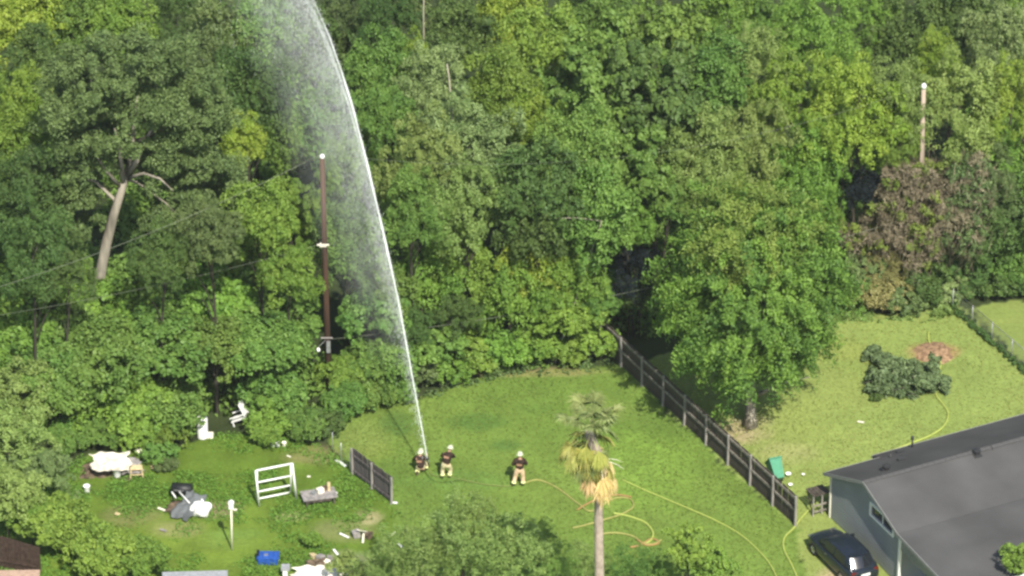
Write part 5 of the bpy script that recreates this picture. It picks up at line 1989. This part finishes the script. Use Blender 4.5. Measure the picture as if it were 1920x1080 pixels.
def sheet(px, py, z, w_, d_, m, label, cat, name, rz=0, amp=.15, tilt=0, seed=1, n=22, group=None, sag=.0, par=None):
    """crumpled sheet with thickness"""
    rs = np.random.RandomState(seed)
    x, y = np.meshgrid(np.linspace(-.5, .5, n), np.linspace(-.5, .5, n))
    zz_ = (fbm(x * w_ + seed * 7, y * d_ + 3, .55, seed, 3) - .5) * amp * 2 + tilt * y * d_ - sag * (x * x + y * y) * 4
    xx = x * w_ * (1 + .12 * np.sin(y * 9 + seed)) + .05 * np.sin(y * 23)
    yy = y * d_ * (1 + .12 * np.sin(x * 8 + seed)) + .05 * np.sin(x * 19)
    top = np.stack([xx, yy, zz_], -1).reshape(-1, 3)
    co = np.concatenate([top, top - np.array((0, 0, .015))])
    ix = np.arange(n * n).reshape(n, n)
    f_ = np.stack([ix[:-1, :-1], ix[:-1, 1:], ix[1:, 1:], ix[1:, :-1]], -1).reshape(-1, 4)
    f2 = f_[:, ::-1] + n * n
    ed = np.concatenate([ix[0], ix[1:, -1], ix[-1, -2::-1], ix[-2:0:-1, 0]])
    e2 = np.roll(ed, -1)
    f3 = np.stack([ed, ed + n * n, e2 + n * n, e2], -1)
    me = quads(name, co, np.concatenate([f_, f2, f3]))
    me.polygons.foreach_set('use_smooth', [True] * len(me.polygons))
    o = link(name, me, par, m, gp(px, py, z), (0, 0, rz))
    if label: tag(o, label, cat, group)
    return o


sheet(208, 866, .85, 1.9, .95, M['white_d'], 'large crumpled white sheet spread over the rubbish heap', 'sheet', 'plastic_sheet', .12, .16, .55, 3)
sheet(208, 876, .18, 3.0, 1.7, M['brown_stuff'], 'brown rotting rubbish heap under the white sheet', 'rubbish heap', 'rubbish_heap', 0, .35, 0, 5, sag=.25)
sheet(243, 872, .45, 1.1, 1.2, M['grey_wood'], 'dirty grey cloth lying right of the white sheet', 'cloth', 'dirty_cloth', .3, .22, .2, 7)
sheet(272, 845, .35, .9, .35, M['cream'], 'scrap of pale plastic right above the dirty grey cloth', 'plastic scrap', 'plastic_scrap', .2, .12, .3, 8)
sheet(293, 873, .2, .5, .25, M['tan_wood'], 'tan scrap lying left of the low dark bush', 'scrap', 'cardboard_scrap', .2, .08, .1, 18, 10)
# tan stool
g0 = gp(256, 893)
e = empty('wooden_stool', g0, .1, 'small yellowish wooden stool at the right of the rubbish heap', 'stool')
MB().box((0, 0, .52), (.62, .42, .05)).build('seat', M['tan_wood'], e)
for x in (-.27, .27):
    for y in (-.17, .17):
        MB().beam((x, y, .5), (x * 1.2, y * 1.2, 0), .06, .06).build('leg', M['tan_wood'], e)
MB().box((0, -.20, .22), (.5, .03, .05)).build('stretcher', M['tan_wood'], e)

# black grill, grey tarp, poles and a white bag
g0 = gp(342, 936)
e = empty('kettle_barrel', g0, -.15, 'black lidded barrel grill lying at the head of the grey tarp', 'grill')
mb = MB()
vs, fs, N_ = [], [], 16
for i, x in enumerate((-.52, -.50, .50, .52)):
    r_ = .30 if i in (1, 2) else .24
    for k_ in range(N_):
        a_ = 2 * PI * k_ / N_
        vs.append((x, r_ * math.cos(a_), .62 + r_ * math.sin(a_)))
for i in range(3):
    for k_ in range(N_):
        fs.append((i * N_ + k_, i * N_ + (k_ + 1) % N_, (i + 1) * N_ + (k_ + 1) % N_, (i + 1) * N_ + k_))
fs += [tuple(range(N_))[::-1], tuple(range(3 * N_, 4 * N_))]
mb.add(vs, fs)
e.name = 'barrel_grill'
mb.build('barrel', M['black'], e, True)
for x in (-.4, .4):
    for y in (-.25, .25):
        MB().beam((x, y * .6, .45), (x, y * 1.3, 0), .04, .04).build('leg', M['black'], e)
MB().box((-.1, -.35, .72), (.5, .03, .03)).build('handle', M['steel'], e)
sheet(352, 948, .42, 1.05, 1.7, M['tarp_grey'], 'grey tarp sloping down from the black grill', 'tarp', 'grey_tarp', -.55, .10, .32, 4)
sheet(330, 950, .10, .8, 1.2, M['brown_stuff'], 'dark brown cloth at the left edge of the grey tarp', 'cloth', 'brown_cloth', -.4, .12, 0, 14, 12)
for (a_, b_, lab) in (((336, 922), (375, 965), 'long white pole lying across the grey tarp'), ((322, 922), (330, 934), 'short white pole at the left of the grey tarp')):
    A_, B_ = gp(*a_, .85), gp(*b_, .12 if a_[0] > 330 else .6)
    o = MB().tube([A_, B_], .035, 8).build('pole', M['white'], None, True)
    tag(o, lab, 'pole', 'white poles on the tarp')
mb = MB()
q = random.Random(31)
vs = []
n1, n2 = 14, 9
for i in range(n2):
    ph = -PI / 2 + PI * i / (n2 - 1)
    for k_ in range(n1):
        a_ = 2 * PI * k_ / n1
        rr_ = 1 + .16 * math.sin(3 * a_ + 2 * ph) + q.uniform(-.06, .06)
        vs.append((.55 * rr_ * math.cos(ph) * math.cos(a_), .42 * rr_ * math.cos(ph) * math.sin(a_), .36 + .38 * rr_ * math.sin(ph)))
fs = [(i * n1 + k_, i * n1 + (k_ + 1) % n1, (i + 1) * n1 + (k_ + 1) % n1, (i + 1) * n1 + k_) for i in range(n2 - 1) for k_ in range(n1)]
mb.add(vs, fs)
e = empty('white_bag', gp(377, 966), .2, 'bulging crumpled white bag at the foot of the grey tarp', 'bag')
mb.build('sack', M['white'], e, False)
MB().tube([(0, -.02, .66), (.05, -.05, .85), (.12, -.08, .92)], [.10, .06, .12], 8).build('neck', M['white'], e, True)

# post with a small box
g0 = gp(435, 1031)
e = empty('birdhouse_post', g0, 0, 'white post carrying a small white birdhouse', 'birdhouse')
MB().tube([(0, 0, -.05), (.03, 0, 2.45)], .045, 8).build('post', M['cream'], e, True)
MB().box((.03, 0, 2.60), (.22, .22, .32)).build('box', M['white'], e)
mb = MB().box((.03 - .065, 0, 2.80), (.17, .26, .03), Matrix.Rotation(-.6, 3, 'Y')).box((.03 + .065, 0, 2.803), (.17, .26, .03), Matrix.Rotation(.6, 3, 'Y'))
mb.build('roof', M['white'], e)
MB().box((.22, -.1, 2.42), (.2, .08, .06)).build('perch', M['cream'], e)

# blue bin full of things
g0 = gp(503, 1054)
e = empty('blue_tub', g0, .0, 'rectangular blue plastic tub lying on the grass near the bottom edge', 'tub')
mb = MB()
o_, i_ = (.52, .34), (.47, .29)
vs = [(sx_ * o_[0] * k_, sy_ * o_[1] * k_, z) for z, k_ in ((.02, .88), (.38, 1.0)) for sx_, sy_ in ((-1, -1), (1, -1), (1, 1), (-1, 1))]
vs += [(sx_ * i_[0] * k_, sy_ * i_[1] * k_, z) for z, k_ in ((.38, 1.0), (.10, .88)) for sx_, sy_ in ((-1, -1), (1, -1), (1, 1), (-1, 1))]
fs = [(3, 2, 1, 0)]
for l in range(3):
    for k_ in range(4):
        fs.append((l * 4 + k_, l * 4 + (k_ + 1) % 4, (l + 1) * 4 + (k_ + 1) % 4, (l + 1) * 4 + k_))
fs.append((12, 13, 14, 15))
mb.add(vs, fs)
mb.build('tub', M['blue'], e)
MB().box((0, 0, .395), (1.1, .74, .025)).build('lid', M['blue'], e)
MB().box((-.1, .02, .43), (.2, .12, .04)).build('handle', M['steel'], e)
MB().box((-.50, .1, .30), (.12, .4, .5)).build('end_panel', M['black'], e)

# hutch-like white appliance things in the bushes
e = empty('water_heater', gp(380, 820), 0, 'upright white appliance standing in the bushes, left of the other', 'appliance')
MB().lathe([(0, 0), (.27, 0), (.28, .05), (.28, 1.15), (.22, 1.24), (0, 1.27)], n=18).build('tank', M['white'], e, True)
MB().box((.40, 0, .12), (.3, .3, .24)).build('base_box', M['cream'], e)
MB().tube([(.08, 0, 1.2), (.08, 0, 1.42)], .03, 8).build('pipe', M['steel'], e, True)
e = empty('plastic_chair', gp(457, 796), -.2, 'tilted white plastic chair in the bushes, right of the tall appliance', 'chair')
R = Matrix.Rotation(-.45, 3, 'Y')
MB().box(R @ Vector((0, 0, .45)), (.85, .60, .05), R).build('seat', M['white'], e)
MB().box(R @ Vector((.42, 0, .85)), (.05, .62, .85), R).build('backrest', M['white'], e)
for s_ in (-1, 1):
    MB().box(R @ Vector((0, s_ * .30, .68)), (.8, .05, .05), R).build('armrest', M['white'], e)
    for x in (-.36, .36):
        MB().beam(R @ Vector((x, s_ * .26, .45)), R @ Vector((x * 1.15, s_ * .30, .0)), .05, .05).build('leg', M['white'], e)

# loose boards and scraps
q = random.Random(50)
for (a_, b_, w_, c, lab, z1) in (
        ((630, 862), (648, 874), .16, 'white', 'short white board lying in the grass near the yard corner', .05),
        ((637, 1000), (654, 1008), .12, 'white', 'white board on the bare patch below the fence panels', .06),
        ((625, 1030), (636, 1043), .12, 'white', 'white board just above the leaning boards', .06),
        ((652, 1042), (644, 1066), .13, 'grey_wood', 'left leaning pale board at the rubbish pile', .9),
        ((662, 1046), (656, 1072), .13, 'grey_wood', 'right leaning pale board at the rubbish pile', .9),
        ((672, 994), (688, 997), .20, 'cream', 'cream board on top of the scrap heap', .55),
        ((682, 1000), (680, 1018), .10, 'cream', 'thin cream board leaning down from the scrap heap', .5),
        ((742, 998), (728, 1006), .10, 'cream', 'pale stick in the weeds right of the scrap heap', .2),
        ((746, 1018), (754, 1026), .12, 'white', 'white scrap in the weeds left of the grey green bush', .2),
        ((735, 942), (745, 943), .14, 'white', 'white scrap at the foot of the grey fence panels', .05),
        ((538, 854), (545, 857), .08, 'cream', 'tiny pale scrap behind the grey table', .05),
        ((576, 893), (582, 894), .12, 'cream', 'small cream stone in the grass above the grey table', .05),
        ((300, 992), (312, 996), .14, 'grey_wood', 'pale scrap on the dirt below the grey tarp', .05),
        ((216, 962), (224, 965), .18, 'tan_wood', 'pinkish scrap on the brown patch of the yard', .05),
        ((296, 952), (312, 958), .12, 'cream', 'cream scrap left of the grey tarp', .08),
        ((1608, 790), (1620, 792), .12, 'cream', 'pale scrap lying on the right lawn below the branch pile', .03)):
    A_, B_ = gp(*a_, z1), gp(*b_, .04)
    mb = MB().beam(A_, B_, w_, .03)
    mid_ = A_.lerp(B_, .5)
    o = mb.build('loose_board', M[c], None)
    tag(o, lab, 'board', 'loose boards and scraps')
# rubbish pile at the bottom
sheet(600, 1074, .25, 2.6, 1.1, M['cream'], 'cream tarpaulin of the rubbish pile at the bottom edge', 'tarp', 'cream_tarp', .05, .14, .1, 15)
sheet(592, 1056, .30, .9, .5, M['brown_stuff'], 'dark brown rag on the rubbish pile at the bottom edge', 'rag', 'brown_rag', .1, .15, .1, 16, 12)
for i, (px, py, s_, c, lab) in enumerate(((602, 1052, .35, 'grey_wood', 'grey block on the rubbish pile'), (612, 1060, .30, 'cream', 'cream block on the rubbish pile'), (588, 1047, .3, 'tan_wood', 'tan block on the rubbish pile'),
                                          (618, 1050, .28, 'grey_wood', 'right hand grey block on the rubbish pile'), (668, 1006, .4, 'grey_wood', 'grey chunk in the scrap heap below the fence panels'), (690, 1008, .35, 'brown_stuff', 'brown chunk in the scrap heap below the fence panels'))):
    mb = MB()
    vs = [(x * s_ * q.uniform(.35, .6), y * s_ * q.uniform(.35, .6), z * s_ * q.uniform(.6, 1)) for x in (-1, 1) for y in (-1, 1) for z in (0, 1)]
    mb.add(vs, [(0, 1, 3, 2), (4, 6, 7, 5), (0, 4, 5, 1), (2, 3, 7, 6), (0, 2, 6, 4), (1, 5, 7, 3)])
    o = mb.build('rubble_block', M[c], None, loc=gp(px, py, 0), rot=(0, 0, q.uniform(0, 3)))
    tag(o, lab, 'rubble', 'blocks on the rubbish heaps')
e = empty('short_post', gp(535, 1086), 0, 'short white post with grey cap at the bottom edge beside the blue tub', 'post')
MB().box((0, 0, .25), (.22, .22, .55)).build('post', M['white'], e)
MB().box((.02, .1, .62), (.42, .42, .14)).build('cap', M['concrete'], e)

# sheds cut by the bottom edge
for (px, py, rz, w_, d_, h_, m, wm, lab) in ((368, 1168, .05, 2.9, 2.4, 2.0, 'concrete', 'siding', 'small shed with flat grey roof at the bottom edge'),
                                             (0, 1152, .02, 3.6, 2.6, 1.5, 'pink_roof', 'brown_wall', 'low shed with pinkish flat roof in the bottom left corner')):
    e = empty('shed', gp(px, py), rz, lab, 'shed')
    MB().box((0, 0, h_ / 2), (w_, d_, h_)).build('wall', M[wm], e)
    MB().box((0, 0, h_ + .06), (w_ + .25, d_ + .25, .12)).build('roof', M[m], e)
    MB().box((0, -d_ / 2 - .02, h_ * .45), (.8, .04, h_ * .85)).build('door', M['trim'], e)
g0 = gp(12, 1068)
e = empty('board_fence', g0, -.3, 'dark brown leaning board wall under the vines in the bottom left corner', 'fence')
for i in range(15):
    MB().box((-1.2 + i * .21, rnd.uniform(-.02, .02), .95), (.195, .04, 1.9 - .5 * max(0, i - 6) / 8)).build('board', M['brown_wall'], e)
MB().box((.2, -.06, .5), (3.0, .05, .1)).build('rail', M['brown_wall'], e)


# ------------------------------------------------------------------ thin haze in the air
if HAZE > 0:
    hm = bpy.data.materials.new('thin_haze')
    hm.use_nodes = True
    ht = hm.node_tree
    ht.nodes.clear()
    ho_ = ht.nodes.new('ShaderNodeOutputMaterial')
    hv = ht.nodes.new('ShaderNodeVolumePrincipled')
    hv.inputs['Color'].default_value = (.93, .96, .97, 1)
    hv.inputs['Density'].default_value = HAZE
    hv.inputs['Anisotropy'].default_value = .2
    ht.links.new(hv.outputs[0], ho_.inputs['Volume'])
    o = MB().box((0, 0, 69), (10200, 14200, 140)).build('haze', hm, None)
    o.location = (0, 1000, 0)
    tag(o, 'thin pale haze in the air between the camera and the ground', None, None, 'stuff')
